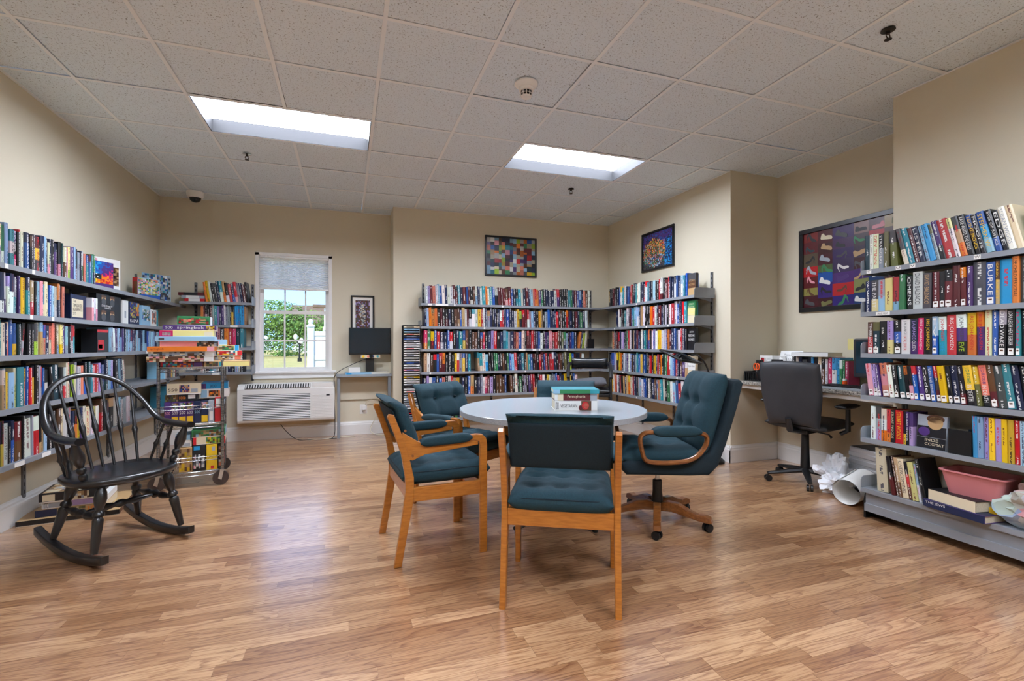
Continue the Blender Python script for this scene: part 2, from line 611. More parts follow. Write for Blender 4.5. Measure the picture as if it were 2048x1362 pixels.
# ceiling: lay-in tiles on a grid of tees
TS, GX, GY = 0.6096, -1.64143, 3.19075
ceil = struct(MB().box(XL-.16, XRC+.16, YF-.16, YB+.16, ZC+.16, ZC+.26).build('ceiling', grid_m))
tag(ceil, 'suspended ceiling of speckled white lay-in tiles')
LIGHTS = [(1, 1), (5, 1), (1, -5), (5, -5)]
lit = set()
for i, k in LIGHTS:
    lit |= {(i, k), (i+1, k)}
tmesh = {}
for i in range(-1, 10):
    for k in range(-9, 6):
        if (i, k) in lit: continue
        a, b = max(GX+i*TS, XL-.05), min(GX+(i+1)*TS, XRC+.05)
        c, d = max(GY+k*TS, YF-.05), min(GY+(k+1)*TS, YB+.05)
        if b-a < .02 or d-c < .02: continue
        key = (round(b-a, 3), round(d-c, 3))
        if key not in tmesh:
            m = MB().box(.0105, b-a-.0105, .0105, d-c-.0105, 0, .015).mesh('ceiling_tile')
            m.materials.append(TILE)
            tmesh[key] = m
        o = link('ceiling_tile', tmesh[key], ceil)
        rj = random.Random(i*31+k)
        o.location = (a+rj.uniform(-.004, .004), c+rj.uniform(-.004, .004), ZC+.0045+rj.choice((0, 0, .0015, .003)))
for i in range(0, 10):
    x = GX+i*TS
    ya = YF
    for yb in sorted(GY+k*TS for ii, k in LIGHTS if ii+1 == i) + [YB]:
        MB().box(x-.0115, x+.0115, ya, yb, ZC, ZC+.004).box(x-.0015, x+.0015, ya, yb, ZC+.004, ZC+.03).build('grid_runner', grid_m, ceil)
        ya = yb + TS
for k in range(-8, 6):
    y = GY+k*TS
    MB().box(XL, XRC, y-.0115, y+.0115, ZC+.0006, ZC+.0036).build('grid_crossbar', grid_m, ceil)
for nm, x0, x1, y0, y1 in (('a', XL, XL+.018, YF, YB), ('b', XL, BUMP, YB-.018, YB), ('c', BUMP, XR, YB2-.018, YB2), ('d', XR-.018, XR, YP, YB2), ('e', XRC-.018, XRC, YE, YP), ('f', XR-.018, XR, YF, YE)):
    MB().box(x0, x1, y0, y1, ZC-.001, ZC+.003).build('edge_angle', grid_m, ceil)
lamp_m = mat('lit_lamp_lens', '#ffffff', 0.5, emit=('#e6eeff', LAMP_POWER))
lampw_m = mat('painted_shade_reflector', '#29292a', 0.6, spec=.1)  # white recess walls, coloured near-black so they read as shaded
LN = ['recessed fluorescent ceiling light on the window side, lit', 'recessed fluorescent ceiling light above the round table side, lit', 'recessed ceiling light over the viewer, window side', 'recessed ceiling light over the viewer, bookcase side']
for n, (i, k) in enumerate(LIGHTS):
    x0, x1, y0, y1 = GX+i*TS+.012, GX+(i+2)*TS-.012, GY+k*TS+.012, GY+(k+1)*TS-.012
    t = thing('ceiling_light', LN[n], 'ceiling light', ((x0+x1)/2, (y0+y1)/2, ZC))
    hx, hy, h = (x1-x0)/2, (y1-y0)/2, .105
    ix, iy = hx-.02, hy-.02
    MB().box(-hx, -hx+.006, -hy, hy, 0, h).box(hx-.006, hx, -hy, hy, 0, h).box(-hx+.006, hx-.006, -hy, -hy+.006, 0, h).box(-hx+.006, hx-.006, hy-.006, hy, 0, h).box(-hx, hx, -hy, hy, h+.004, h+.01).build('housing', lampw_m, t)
    MB().box(-hx+.007, hx-.007, -hy+.007, hy-.007, h-.004, h).build('lens', lamp_m, t)
    MB().box(-hx, hx, -hy-.004, -hy, -.002, .004).box(-hx, hx, hy, hy+.004, -.002, .004).box(-hx-.004, -hx, -hy, hy, -.002, .004).box(hx, hx+.004, -hy, hy, -.002, .004).build('trim_frame', grid_m, t)

# ------------------------------------------------------------------ window
win = struct(link('window_1', None))
tag(win, 'white double-hung window with a half-lowered white shade')
win.location = ((WX0+WX1)/2, YB, 0)
hw = (WX1-WX0)/2
vinyl = mat('white_vinyl', '#ececea', 0.35)
MB().box(-hw-.004, -hw+.035, -.012, .12, WZ0, WZ1).build('side_casing', vinyl, win)
MB().box(hw-.035, hw+.004, -.012, .12, WZ0, WZ1).build('side_casing', vinyl, win)
MB().box(-hw-.004, hw+.004, -.012, .12, WZ1-.03, WZ1+.006).build('head_casing', vinyl, win)
sill = MB().prism([(-.055, WZ0-.012), (.12, WZ0-.012), (.12, WZ0+.014), (-.05, WZ0+.014), (-.058, WZ0+.004)], -hw-.055, hw+.055, 'x').build('window_sill', vinyl, win, weld=True)
MB().prism([(-.02, WZ0-.075), (0, WZ0-.075), (0, WZ0-.012), (-.04, WZ0-.012), (-.034, WZ0-.03), (-.022, WZ0-.045)], -hw-.03, hw+.03, 'x').build('sill_apron', vinyl, win, weld=True)
def sash(z0, z1, y, rows):
    s = MB()
    f = .042
    x0, x1 = -hw+.035, hw-.035
    s.box(x0, x0+f, y, y+.03, z0, z1).box(x1-f, x1, y, y+.03, z0, z1).box(x0+f, x1-f, y, y+.03, z0, z0+f).box(x0+f, x1-f, y, y+.03, z1-f, z1)
    o = s.build('sash', vinyl, win)
    gx0, gx1, gz0, gz1 = x0+f, x1-f, z0+f, z1-f
    for c in (1, 2):
        xx = gx0+(gx1-gx0)*c/3
        MB().box(xx-.009, xx+.009, y+.006, y+.022, gz0, gz1).build('muntin', vinyl, o)
    for r_ in range(1, rows):
        zz = gz0+(gz1-gz0)*r_/rows
        MB().box(gx0, gx1, y+.007, y+.021, zz-.009, zz+.009).build('muntin', vinyl, o)
    MB().box(gx0, gx1, y+.012, y+.016, gz0, gz1).build('pane', glass_m, o)
sash(WZ0+.014, 1.575, .045, 2)
sash(1.535, WZ1-.03, .082, 2)
MB().box(-.03, .03, .03, .06, 1.575, 1.59).build('sash_lock', vinyl, win)
# pleated shade: translucent fabric
shade_m, st, sp_ = nt_new('white_shade_fabric')
for n_ in list(st.nodes):
    if n_.type == 'BSDF_PRINCIPLED': st.nodes.remove(n_)
so = [n_ for n_ in st.nodes if n_.type == 'OUTPUT_MATERIAL'][0]
sd = st.nodes.new('ShaderNodeBsdfDiffuse'); sd.inputs[0].default_value = lin('#fafafa')
stl = st.nodes.new('ShaderNodeBsdfTranslucent'); stl.inputs[0].default_value = lin('#fafafc')
sm = st.nodes.new('ShaderNodeMixShader'); sm.inputs[0].default_value = 0.62
st.links.new(sd.outputs[0], sm.inputs[1]); st.links.new(stl.outputs[0], sm.inputs[2]); st.links.new(sm.outputs[0], so.inputs[0])
bl = MB()
zt, zb, n_pl = WZ1-.055, 1.85, 22
pts = []
for i in range(2*n_pl+1):
    pts.append((.005 if i % 2 else .016, zt-(zt-zb)*i/(2*n_pl)))
vs = []
for yy, zz in pts: vs += [(-hw+.04, yy, zz), (hw-.04, yy, zz)]
bl.add(vs, [(2*i, 2*i+1, 2*i+3, 2*i+2) for i in range(2*n_pl)])
shd = thing('window_shade', 'white pleated window shade lowered over the upper sash', 'window shade', ((WX0+WX1)/2, YB, 0))
bl.build('pleated_fabric', shade_m, shd)
MB().cbox(-hw+.037, hw-.037, -.008, .03, zt, WZ1-.03, .005).build('head_rail', vinyl, shd)
MB().cbox(-hw+.037, hw-.037, 0, .022, zb-.022, zb, .004).build('bottom_rail', vinyl, shd)

# ------------------------------------------------------------------ outdoors
lawn_m = mat('summer_lawn', '#bda767', 0.9, var='#a59c58', vs=0.35, bump=0.4, bs=8)
GZ = -0.25
struct(tag(MB().box(-60, 60, YB+.17, 120, GZ-.3, GZ).build('lawn', lawn_m), 'dry summer lawn outside the window'))
drive_m = mat('grey_path', '#8f9092', 0.85, var='#808184', vs=3)
struct(tag(MB().box(-60, 60, 25.5, 27.6, GZ, GZ+.02).build('path', drive_m), 'pale path crossing the lawn outside'))
leaf_a = mat('green_leaves', '#5f8536', 0.7, var='#7d9c48', vs=1.4)
leaf_b = mat('dark_green_leaves', '#3d6330', 0.7, var='#527a3c', vs=1.4)
bark_m = mat('tree_bark', '#5b4a3a', 0.9, var='#44372b', vs=9)
def tree(label, x, y, h, rx, leaf, seed, group='trees beyond the lawn', n=5200, trunk=True, name='tree'):
    t = thing(name, label, 'tree' if trunk else 'bush', (x, y, GZ), 0, group)
    q = random.Random(seed)
    mb = MB()
    blobs = [(q.uniform(-.5, .5)*rx, q.uniform(-.4, .4)*rx, h*q.uniform(.2, .8), rx*q.uniform(.4, .62)) for _ in range(9)]
    for _ in range(n):
        bx, by, bz, br = q.choice(blobs)
        d = Vector((q.gauss(0, 1), q.gauss(0, 1), q.gauss(0, 1))).normalized()
        c = Vector((bx, by, bz)) + d*br*q.uniform(.75, 1.05)
        if c.z < .15: c.z = .15 + q.random()*.3
        if c.z > h: c.z = h - q.random()*.4
        s = q.uniform(.1, .22)*max(.5, h/7)
        nrm = (d + Vector((q.uniform(-.6, .6), q.uniform(-.6, .6), q.uniform(-.2, .9)))).normalized()
        a = nrm.orthogonal().normalized(); b = nrm.cross(a)
        mb.add([c-a*s, c+b*s*.6, c+a*s, c-b*s*.6], [(0, 1, 2, 3)])
    mb.build('foliage', leaf, t)
    if trunk:
        MB().tube([(0, 0, 0), (.1, 0, h*.3), (0, .1, h*.65)], [h*.03, h*.024, h*.012], 8).build('trunk', bark_m, t)
    return t
tree('leafy tree left of the window view, dark evergreen', -15.2, 62, 6.9, 3.2, leaf_b, 1)
tree('round green tree seen through the left pane of the window', -11.5, 58, 5.7, 3.4, leaf_a, 2)
tree('tall green tree in the middle of the window view', -6.8, 60, 6.2, 3.6, leaf_a, 3)
tree('bushy green tree behind the lamp post outside', -2.6, 60, 5.2, 3.2, leaf_a, 4)
tree('dark tree partly hidden by the white fence outside', 0.4, 50, 4.6, 2.4, leaf_b, 5)
for j in range(9):
    tree('low clipped hedge shrub at the foot of the trees outside, number %s along the hedge' % ('one two three four five six seven eight nine'.split()[j]), -15+j*2.3, 53.0, 1.75, 1.15, leaf_b, 20+j, 'hedge shrubs under the trees', 420, False, 'hedge_shrub')
# white vinyl fence
fm = mat('white_vinyl_fence', '#e9eaec', 0.4)
fe = thing('vinyl_fence', 'white vinyl panel fence outside the window', 'fence', (-0.62, 9.4, GZ))
for px in (0.0, 1.3):
    p_ = MB().cbox(px-.055, px+.055, -.055, .055, 0, 1.72, .006).build('post', fm, fe)
    MB().lathe([(.078, 1.72), (.078, 1.735), (.05, 1.76), (.03, 1.775), (.045, 1.80), (.045, 1.83), (.02, 1.86)], (px, 0, 0), 12).build('post_cap', fm, p_, smooth=True)
for zz in (.1, .62, 1.12, 1.56):
    MB().cbox(.055, 1.245, -.03, .03, zz, zz+.08, .006).build('rail', fm, fe)
for j in range(8):
    MB().cbox(.058+j*.148, .058+(j+1)*.148-.003, -.012, .012, .12, 1.58, .003).build('board', fm, fe)
for px in (.25, .65, 1.05):
    MB().lathe([(.03, 1.64), (.05, 1.66), (.05, 1.7), (.02, 1.74), (.03, 1.77), (.012, 1.8)], (px, 0, 0), 10).build('finial', fm, fe, smooth=True)
# lamp post
lp = thing('lamp_post', 'black garden lamp post with two white lanterns on the lawn', 'lamp post', (-3.55, 41.5, GZ))
MB().lathe([(.16, 0), (.16, .25), (.07, .3), (.06, 1.4), (.09, 1.45)], seg=10).build('pole', black_m, lp)
lant_m = mat('white_lantern', '#f2f2ee', 0.4)
for dx, dz in ((.12, 1.42), (-.3, 1.75)):
    a_ = MB().tube([(0, 0, 1.3), (dx, 0, dz)], .04, 6).build('arm', black_m, lp)
    MB().lathe([(.08, dz), (.15, dz+.1), (.16, dz+.3), (.08, dz+.4), (.02, dz+.46)], (dx, 0, 0), 12).build('lantern', lant_m, lp, smooth=True)
# far house
hs_m = mat('pale_siding', '#cfd0cf', 0.7); roof_m = mat('brown_shingles', '#7d6553', 0.85, var='#6b5546', vs=4)
hs = thing('house', 'pale house with brown gable roof behind the fence outside', 'house', (-2.6, 78, GZ))
MB().box(-5, 5, 0, 7, 0, 4.6).build('wall', hs_m, hs)
MB().prism([(-.5, 4.4), (7.5, 4.4), (3.5, 7.4)], -5.5, 5.5, 'x').build('roof', roof_m, hs)
for px in (-3.6, -1.2, 1.2, 3.6):
    w_ = MB().box(px-.5, px+.5, -.06, 0, 2.4, 3.9).build('window', vinyl, hs)
    MB().box(px-.42, px+.42, -.09, -.06, 2.5, 3.8).build('pane', mat('dark_pane', '#3a4550', 0.15), w_)
pl = thing('white_pole', 'tall white pole with crossarm rising behind the fence', 'pole', (-0.56, 14.5, GZ))
MB().cbox(-.05, .05, -.05, .05, 0, 2.42, .008).build('shaft', fm, pl)
MB().cbox(-.34, .3, -.12, .12, 2.42, 2.5, .01).build('bird_feeder_platform', roof_m, pl)
# ------------------------------------------------------------------ colours of printed things
PAL = {'W': ('#dfe0dd', 'white'), 'C': ('#d9ceb0', 'cream'), 'E': ('#b8976a', 'tan'), 'S': ('#9aa3ad', 'grey'), 'g': ('#45464a', 'charcoal'), 'K': ('#15161a', 'black'),
       'N': ('#172447', 'navy'), 'B': ('#1f55a8', 'blue'), 'L': ('#8fbad6', 'pale blue'), 'c': ('#1d94cf', 'bright blue'), 'T': ('#2b8f9f', 'teal'), 't': ('#173f48', 'dark teal'),
       'G': ('#2f7d4d', 'green'), 'l': ('#9fc432', 'lime green'), 'o': ('#6b6b3d', 'olive'), 'Y': ('#e3bb24', 'yellow'), 'y': ('#e2d68a', 'pale yellow'), 'O': ('#e07a1c', 'orange'),
       'R': ('#c2212b', 'red'), 'M': ('#5e1820', 'maroon'), 'I': ('#dd98a5', 'pink'), 'm': ('#c11a5e', 'magenta'), 'P': ('#4b2d72', 'purple'), 'p': ('#a493c9', 'lavender'),
       'D': ('#5c3b25', 'brown'), 's': ('#e0826a', 'salmon')}
PCOL = {k: lin(v[0]) for k, v in PAL.items()}
def pmat(code):
    return mat('print_' + PAL[code][1].replace(' ', '_'), PAL[code][0], 0.42)
LIGHTC = set('WCESLlYyIpscO')

def set_print(m, cols, inks=None, uvs=None):
    """face colours (and spine marks) as corner attributes"""
    a = m.color_attributes.new('Col', 'FLOAT_COLOR', 'CORNER')
    buf = []
    for p in m.polygons:
        buf += list(cols[p.index])*p.loop_total
    a.data.foreach_set('color', buf)
    if inks:
        b = m.color_attributes.new('Ink', 'FLOAT_COLOR', 'CORNER')
        buf = []
        for p in m.polygons:
            buf += list(inks[p.index])*p.loop_total
        b.data.foreach_set('color', buf)
        u = m.uv_layers.new(name='UV')
        buf = []
        for p in m.polygons:
            q = uvs[p.index]
            for k in range(p.loop_total):
                buf += q[k] if q else (-1, 0)
        u.data.foreach_set('uv', buf)

def book_geo(t, h, dp, codes, ink, seed):
    """cover (spine at y=0, boards back to y=dp) with colour bands from top to bottom, plus the page block"""
    n = len(codes)
    q = random.Random(seed)
    zs = [0.0]
    cut = sorted(q.uniform(.25, .75) for _ in range(n-1)) if n == 2 else [k/n for k in range(1, n)]
    zs += [h*c for c in cut] + [h]
    jv = q.uniform(.68, 1.12)
    def tint(c):
        r_, g_, b_, _ = PCOL[c]
        m_ = (r_+g_+b_)/3
        k_ = q.uniform(-.08, .15)
        return tuple(max(0, (x_+(m_-x_)*k_)*jv*q.uniform(.9, 1.1)) for x_ in (r_, g_, b_)) + (1,)
    bcol = [tint(c) for c in codes[::-1]]
    b = min(.0022, t*.12)
    e = min(.004, t*.2)
    out = [(0, dp), (0, e), (t*.22, 0), (t*.78, 0), (t, e), (t, dp)]
    inn = [(t-b, dp), (t-b, e+.002), (b, e+.002), (b, dp)]
    vs, fs, cols, inks, uvs = [], [], [], [], []
    for z in zs:
        vs += [(x, y, z) for x, y in out]
    off = q.randint(1, 900)
    for k in range(n):
        for i in range(5):
            a = k*6+i
            fs.append((a, a+1, a+7, a+6))
            cols.append(bcol[k]); inks.append(PCOL[ink])
            if i == 2:
                u0 = off
                uvs.append(((u0+.02, off+zs[k]/h), (u0+.98, off+zs[k]/h), (u0+.98, off+zs[k+1]/h), (u0+.02, off+zs[k+1]/h)))
            else:
                uvs.append(None)
    base = len(vs)
    for z in (0, h):
        vs += [(x, y, z) for x, y in inn]
    for i in range(3):
        a = base+i
        fs.append((a, a+1, a+5, a+4)); cols.append(bcol[0]); inks.append(PCOL[ink]); uvs.append(None)
    top = [n*6+i for i in range(6)] + [base+4+i for i in range(4)]
    bot = [i for i in range(6)] + [base+i for i in range(4)]
    fs += [tuple(top), tuple(bot[::-1])]
    cols += [bcol[-1], bcol[0]]; inks += [PCOL[ink]]*2; uvs += [None]*2
    fs += [(5, n*6+5, base+4, base), (0, base+3, base+7, n*6)]
    cols += [bcol[0]]*2; inks += [PCOL[ink]]*2; uvs += [None]*2
    pages = (b, t-b, e+.002, dp-.004, .003, h-.004)
    return vs, fs, cols, inks, uvs, pages

class BookHeap:
    """the books past the first three hundred, as one object"""
    def __init__(s):
        s.v, s.f, s.c, s.i, s.u = [], [], [], [], []
    def add(s, M, t, h, dp, codes, ink, seed):
        vs, fs, cols, inks, uvs, pg = book_geo(t, h, dp, codes, ink, seed)
        o = len(s.v)
        s.v += [tuple(M @ Vector(p)) for p in vs]
        s.f += [tuple(i+o for i in q) for q in fs]
        s.c += cols; s.i += inks; s.u += uvs
        o = len(s.v)
        mb = MB().box(*pg)
        s.v += [tuple(M @ Vector(p)) for p in mb.v]
        s.f += [tuple(i+o for i in q) for q in mb.f]
        s.c += [lin('#d9d0b8')]*6; s.i += [lin('#d9d0b8')]*6; s.u += [None]*6
HEAP = BookHeap()
ORD = ['zero', 'first', 'second', 'third', 'fourth', 'fifth', 'sixth', 'seventh', 'eighth', 'ninth', 'tenth', 'eleventh', 'twelfth', 'thirteenth', 'fourteenth', 'fifteenth', 'sixteenth', 'seventeenth', 'eighteenth', 'nineteenth']
def ordinal(n):
    if n < 20: return ORD[n]
    tens = {2: 'twent', 3: 'thirt', 4: 'fort', 5: 'fift'}[n//10]
    return tens+'ieth' if n % 10 == 0 else tens+'y-'+ORD[n % 10]
def colour_name(codes):
    a = PAL[codes[0]][1]
    for c in codes[1:]:
        if PAL[c][1] != a:
            return a+' and '+PAL[c][1]
    return a
BCACHE = {}
def make_book(M, rz, t, h, dp, codes, label, group, title=None, tc='W', lean=0.0, sticker=False, name='book', cat='book', seed=0):
    ink = codes[0] if title else ('W' if codes[len(codes)//2] not in LIGHTC else random.Random(seed).choice('KNMR'))
    vs, fs, cols, inks, uvs, pg = book_geo(t, h, dp, codes, ink, seed)
    m = bpy.data.meshes.new('cover')
    m.from_pydata(vs, [], fs)
    m.update()
    if title:
        uvs = [None]*len(uvs)
    set_print(m, cols, inks, uvs)
    m.materials.append(COVER)
    o = link(name, m)
    tag(o, label, cat, group)
    o.location = M
    o.rotation_euler = (0, -R(lean), rz)
    MB().box(*pg).build('page_block', page_m, o)
    if title:
        parts = title if isinstance(title, (list, tuple)) else [title]
        tcs = tc if len(tc) == len(parts) else tc[0]*len(parts)
        z = h*.95
        room = h*(.78 if sticker else .88)
        tot = sum(max(3, len(q)) for q in parts)
        for q, k in zip(parts, tcs):
            ln = room*max(3, len(q))/tot*.93
            cap = min(t*.54, ln/max(2, len(q))*2.0)
            lettering(q, lambda a, b: (t/2+(b-.5)*cap, -.0007, z-a*ln)).build('title', pmat(k), o)
            z -= ln/.93
    if sticker:
        MB().box(t*.14, t*.86, -.0006, .0002, .006, .006+min(.034, h*.16)).build('spine_label', white_p, o)
        MB().box(t*.3, t*.7, -.0010, -.0006, .024, .032).build('spine_label', pmat('D'), o)
    return o

# ------------------------------------------------------------------ wall shelving
slot_m, slt, slp = nt_new('slotted_upright_steel')
_c = slt.nodes.new('ShaderNodeTexCoord'); _s = slt.nodes.new('ShaderNodeSeparateXYZ')
slt.links.new(_c.outputs['Object'], _s.inputs[0])
_f = math_node(slt, 'GREATER_THAN', math_node(slt, 'FRACT', math_node(slt, 'MULTIPLY', _s.outputs['Z'], 20.0)), 0.45)
_x = math_node(slt, 'LESS_THAN', math_node(slt, 'ABSOLUTE', _s.outputs['X']), 0.006)
_m = slt.nodes.new('ShaderNodeMixRGB')
_m.inputs['Color1'].default_value = lin('#6b6e72'); _m.inputs['Color2'].default_value = lin('#1a1b1c')
slt.links.new(math_node(slt, 'MULTIPLY', _f, _x), _m.inputs['Fac'])
slt.links.new(_m.outputs[0], slp.inputs['Base Color']); slp.inputs['Roughness'].default_value = .45

class Run:
    def __init__(s, name, label, ox, oy, rz, length, depth, zs, ups, zu=(.12, 1.87), ends=''):
        s.ox, s.oy, s.rz, s.depth = ox, oy, rz, depth
        s.root = thing(name, label, 'shelving', (ox, oy, 0), rz)
        s.shelves = []
        for z in zs:
            sh = MB()
            sh.box(0, length, .003, depth-.012, z-.003, z)
            sh.box(0, length, 0, .003, z-.028, z+.001)
            sh.box(0, length, .003, .012, z-.028, z-.026)
            sh.box(0, length, depth-.015, depth-.012, z-.02, z+.02)
            o = sh.build('shelf', steel_m, s.root)
            s.shelves.append(o)
            for x in ups:
                MB().prism([(depth-.012, z-.004), (.03, z-.004), (.03, z-.016), (depth-.012, z-.062)], x-.0015, x+.0015, 'x').build('bracket', steel_m, s.root)
            for k in ends:
                x = 0 if k == 'l' else length
                pr = [(.002, z-.028), (depth-.013, z-.028), (depth-.013, z+.075), (.03, z+.075), (.012, z+.068), (.003, z+.05)]
                MB().prism(pr, x-.002, x+.002, 'x').build('end_plate', steel_m, s.root)
        for x in ups:
            u = MB().box(-.015, .015, 0, .012, zu[0], zu[1]).build('upright', slot_m, s.root)
            u.location = (x, depth-.012, 0)
        s.rot = Matrix.Rotation(rz, 4, 'Z')
    def pt(s, x, y, z):
        return Vector((s.ox, s.oy, 0)) + s.rot @ Vector((x, y, z))
    def mtx(s, x, y, z, lean=0):
        return Matrix.Translation(s.pt(x, y, z)) @ s.rot @ Matrix.Rotation(-R(lean), 4, 'Y')
    def tagplate(s, i, x, z, w=.03, h=.024, txt=None):
        o = MB().box(x, x+w, -.0014, -.0004, z-.026, z-.026+h).build('shelf_tag', white_p, s.root)
        if txt:
            lettering(txt, lambda a, b: (x+w*(.12+.76*a), -.0018, z-.026+h*(.2+.6*b))).build('lettering', ink_k, o)
LAST = {}
def fill(run, z, x, specs, who=None, group=None, hmin=.2, hmax=.24, seed=0, dmax=None, heap=False, dfl_lean=0.0, start=1):
    """stand a row of books from x rightwards; each spec = codes or dict(c, t, h, lean, title, tc, st)"""
    q = random.Random(seed)
    prev = None
    n = start
    for sp in specs:
        if isinstance(sp, str): sp = {'c': sp}
        t = sp.get('t', 1000*q.uniform(.024, .044))/1000
        h = sp['h']/1000 if 'h' in sp else q.uniform(hmin, hmax)
        lean = sp.get('lean', dfl_lean + (q.choice((0, 0, 0, 1.2, -1.0)) if not dfl_lean else q.uniform(-.6, .6)))
        if heap and 'lean' not in sp: lean = dfl_lean
        if lean > 0 and prev is None: x += h*math.sin(R(lean))
        if prev is not None:
            pl, ph = prev
            dt = math.tan(R(lean)) - math.tan(R(pl))
            if dt > 0: x += min(h, ph)*dt
        ln = abs(R(lean))
        if lean < 0: x0 = x + t/math.cos(ln)
        y = .014 + q.uniform(0, .012)
        dp = min(run.depth-.05, h*q.uniform(.62, .7))
        zz = z + .001
        if lean < 0:
            # leaning right: pivot on the lower right corner
            p = run.pt(x + t/math.cos(ln) - t*math.cos(ln), y, zz + t*math.sin(ln))
            Mx = Matrix.Translation(p) @ run.rot @ Matrix.Rotation(-R(lean), 4, 'Y')
        else:
            p = run.pt(x, y, zz)
            Mx = Matrix.Translation(p) @ run.rot @ Matrix.Rotation(-R(lean), 4, 'Y')
        sd = seed*1000 + n
        if heap:
            c = sp['c']
            ink = 'W' if c[0] not in LIGHTC else q.choice('KNMR')
            HEAP.add(Mx, t-.0006, h, dp, c, ink, sd)
        else:
            lab = '%s book, %s from left on %s' % (colour_name(sp['c']), ordinal(n), who)
            make_book(p, run.rz, t-.0006, h, dp, sp['c'], sp.get('label', lab), group, sp.get('title'), sp.get('tc', 'W'), lean, sp.get('st', False), seed=sd)
        prev = (lean, h)
        x += t/math.cos(ln) + q.uniform(0, .0006)
        n += 1
    LAST['n'] = n
    return x

ZS = [1.655, 1.375, 1.10, .82, .535]
runA = Run('wall_shelving', 'long grey steel shelving on the left wall behind the rocking chair', -1.77, 2.75, math.pi/2, 3.76, .26, [1.605, 1.335, 1.098, .80, .492], [.09, .70, 1.31, 1.89, 2.50, 3.10, 3.62])
runB = Run('wall_shelving', 'short grey steel shelving left of the window', -1.768, 6.27, 0, .72, .25, [1.64, 1.38, 1.118, .838], [.1, .69], ends='r', zu=(.72, 1.88))
runC = Run('wall_shelving', 'grey steel shelving on the back wall behind the round table', .845, 5.85, 0, 2.43, .25, ZS + [.25], [.06, .95, 1.85, 2.41], ends='l', zu=(.14, 1.92))
runD = Run('wall_shelving', 'grey steel shelving on the right wall past the executive chair', 3.28, 6.09, -math.pi/2, 2.12, .27, ZS, [.24, .85, 1.46, 2.07], ends='r', zu=(.14, 1.9))
runE = Run('bookcase', 'grey steel bookcase at the right edge, six shelves', 3.27, 2.31, -math.pi/2, 1.45, .28, ZS + [.20], [.1, 1.0], zu=(.03, 1.75), ends='l')
# kick plate and black foot of the right-hand bookcase
MB().box(.02, 1.45, .02, .035, .05, .172).build('kick_plate', steel_m, runE.root)
MB().box(.02, 1.45, .006, .02, .05, .1).build('kick_plate', steel_m, runE.root)
MB().prism([(.02, 0), (.27, 0), (.27, .17), (.035, .17), (.02, .12)], .006, .02, 'x').build('foot', black_m, runE.root)
MB().prism([(.02, 0), (.27, 0), (.27, .17), (.035, .17), (.02, .12)], 1.2, 1.214, 'x').build('foot', black_m, runE.root)

RB = 'shelf of right-hand bookcase'
GE = 'books on the right-hand bookcase'
def B(c, t, title=None, tc='W', **k):
    d = dict(c=c, t=t, **k)
    if title: d['title'] = title; d['tc'] = tc
    return d
# ---- right-hand bookcase, top row
e1 = [B('t', 36, h=232, lean=0), B('W', 21, h=232, lean=0), B('C', 33, 'DEV TINN', 'R', h=230, lean=0), B('KS', 29, 'STRANGERS', 'W', h=225, lean=0), B('o', 31, h=232, lean=0), B('go', 40, h=230, lean=4),
      B('gC', 27, h=238, lean=13), B('T', 33, h=232, lean=13), B('M', 26, h=228, lean=13), B('N', 30, 'LISTER', 'W', h=230, lean=13), B('L', 23, h=228, lean=13), B('c', 31, h=232, lean=13), B('oS', 18, h=226, lean=13),
      B('PK', 30, h=240, lean=13), B('R', 46, h=238, lean=13), B('yW', 24, h=236, lean=13), B('gEO', 31, h=240, lean=13), B('K', 31, 'KATE WHITE THE SIXES', 'W', h=240, lean=13), B('BDK', 28, 'NIGHT MOVES', 'Y', h=232, lean=13), B('K', 22, 'MOONS', 'W', h=228, lean=13),
      B('BcL', 35, 'STEPHEN W', 'Y', h=236, lean=13), B('KKB', 28, 'EYES OF JUSTICE', 'W', h=240, lean=13), B('KK', 27, 'EDGE', 'W', h=230, lean=13), B('W', 30, 'SUSAN WIGGS', 'S', h=240, lean=13), B('C', 30, h=242, lean=13)]
xe1 = fill(runE, ZS[0], .01, e1, 'top '+RB, GE, seed=11)
e2 = [B('N', 38, h=205), B('gy', 43, 'THE PARTY', 'W', h=205), B('SL', 46, h=205), B('y', 43, h=210), B('RL', 38, h=212), B('G', 33, h=222), B('K', 36, 'OMENS', 'W', h=210), B('W', 53, 'DAVID BALDACCI', 'g', h=228), B('g', 44, 'DAVID BALDACCI', 'E', h=212), B('M', 37, h=215, st=True), B('K', 29, h=212, st=True), B('KM', 38, h=216, st=True), B('M', 37, h=235), B('OM', 27, h=220, st=True), B('P', 27, h=222), B('g', 58, h=238), B('B', 39, 'BURKE', 'W', h=230, st=True), B('DE', 17, 'CAROL BURNETT', 'Y', h=234), B('c', 53, h=236), B('O', 28, 'LEE CHILD PERSONAL', 'K', h=244), B('g', 40, h=236), B('N', 30, h=232)]
xe2 = fill(runE, ZS[1], .012, e2, 'second '+RB, GE, seed=12)
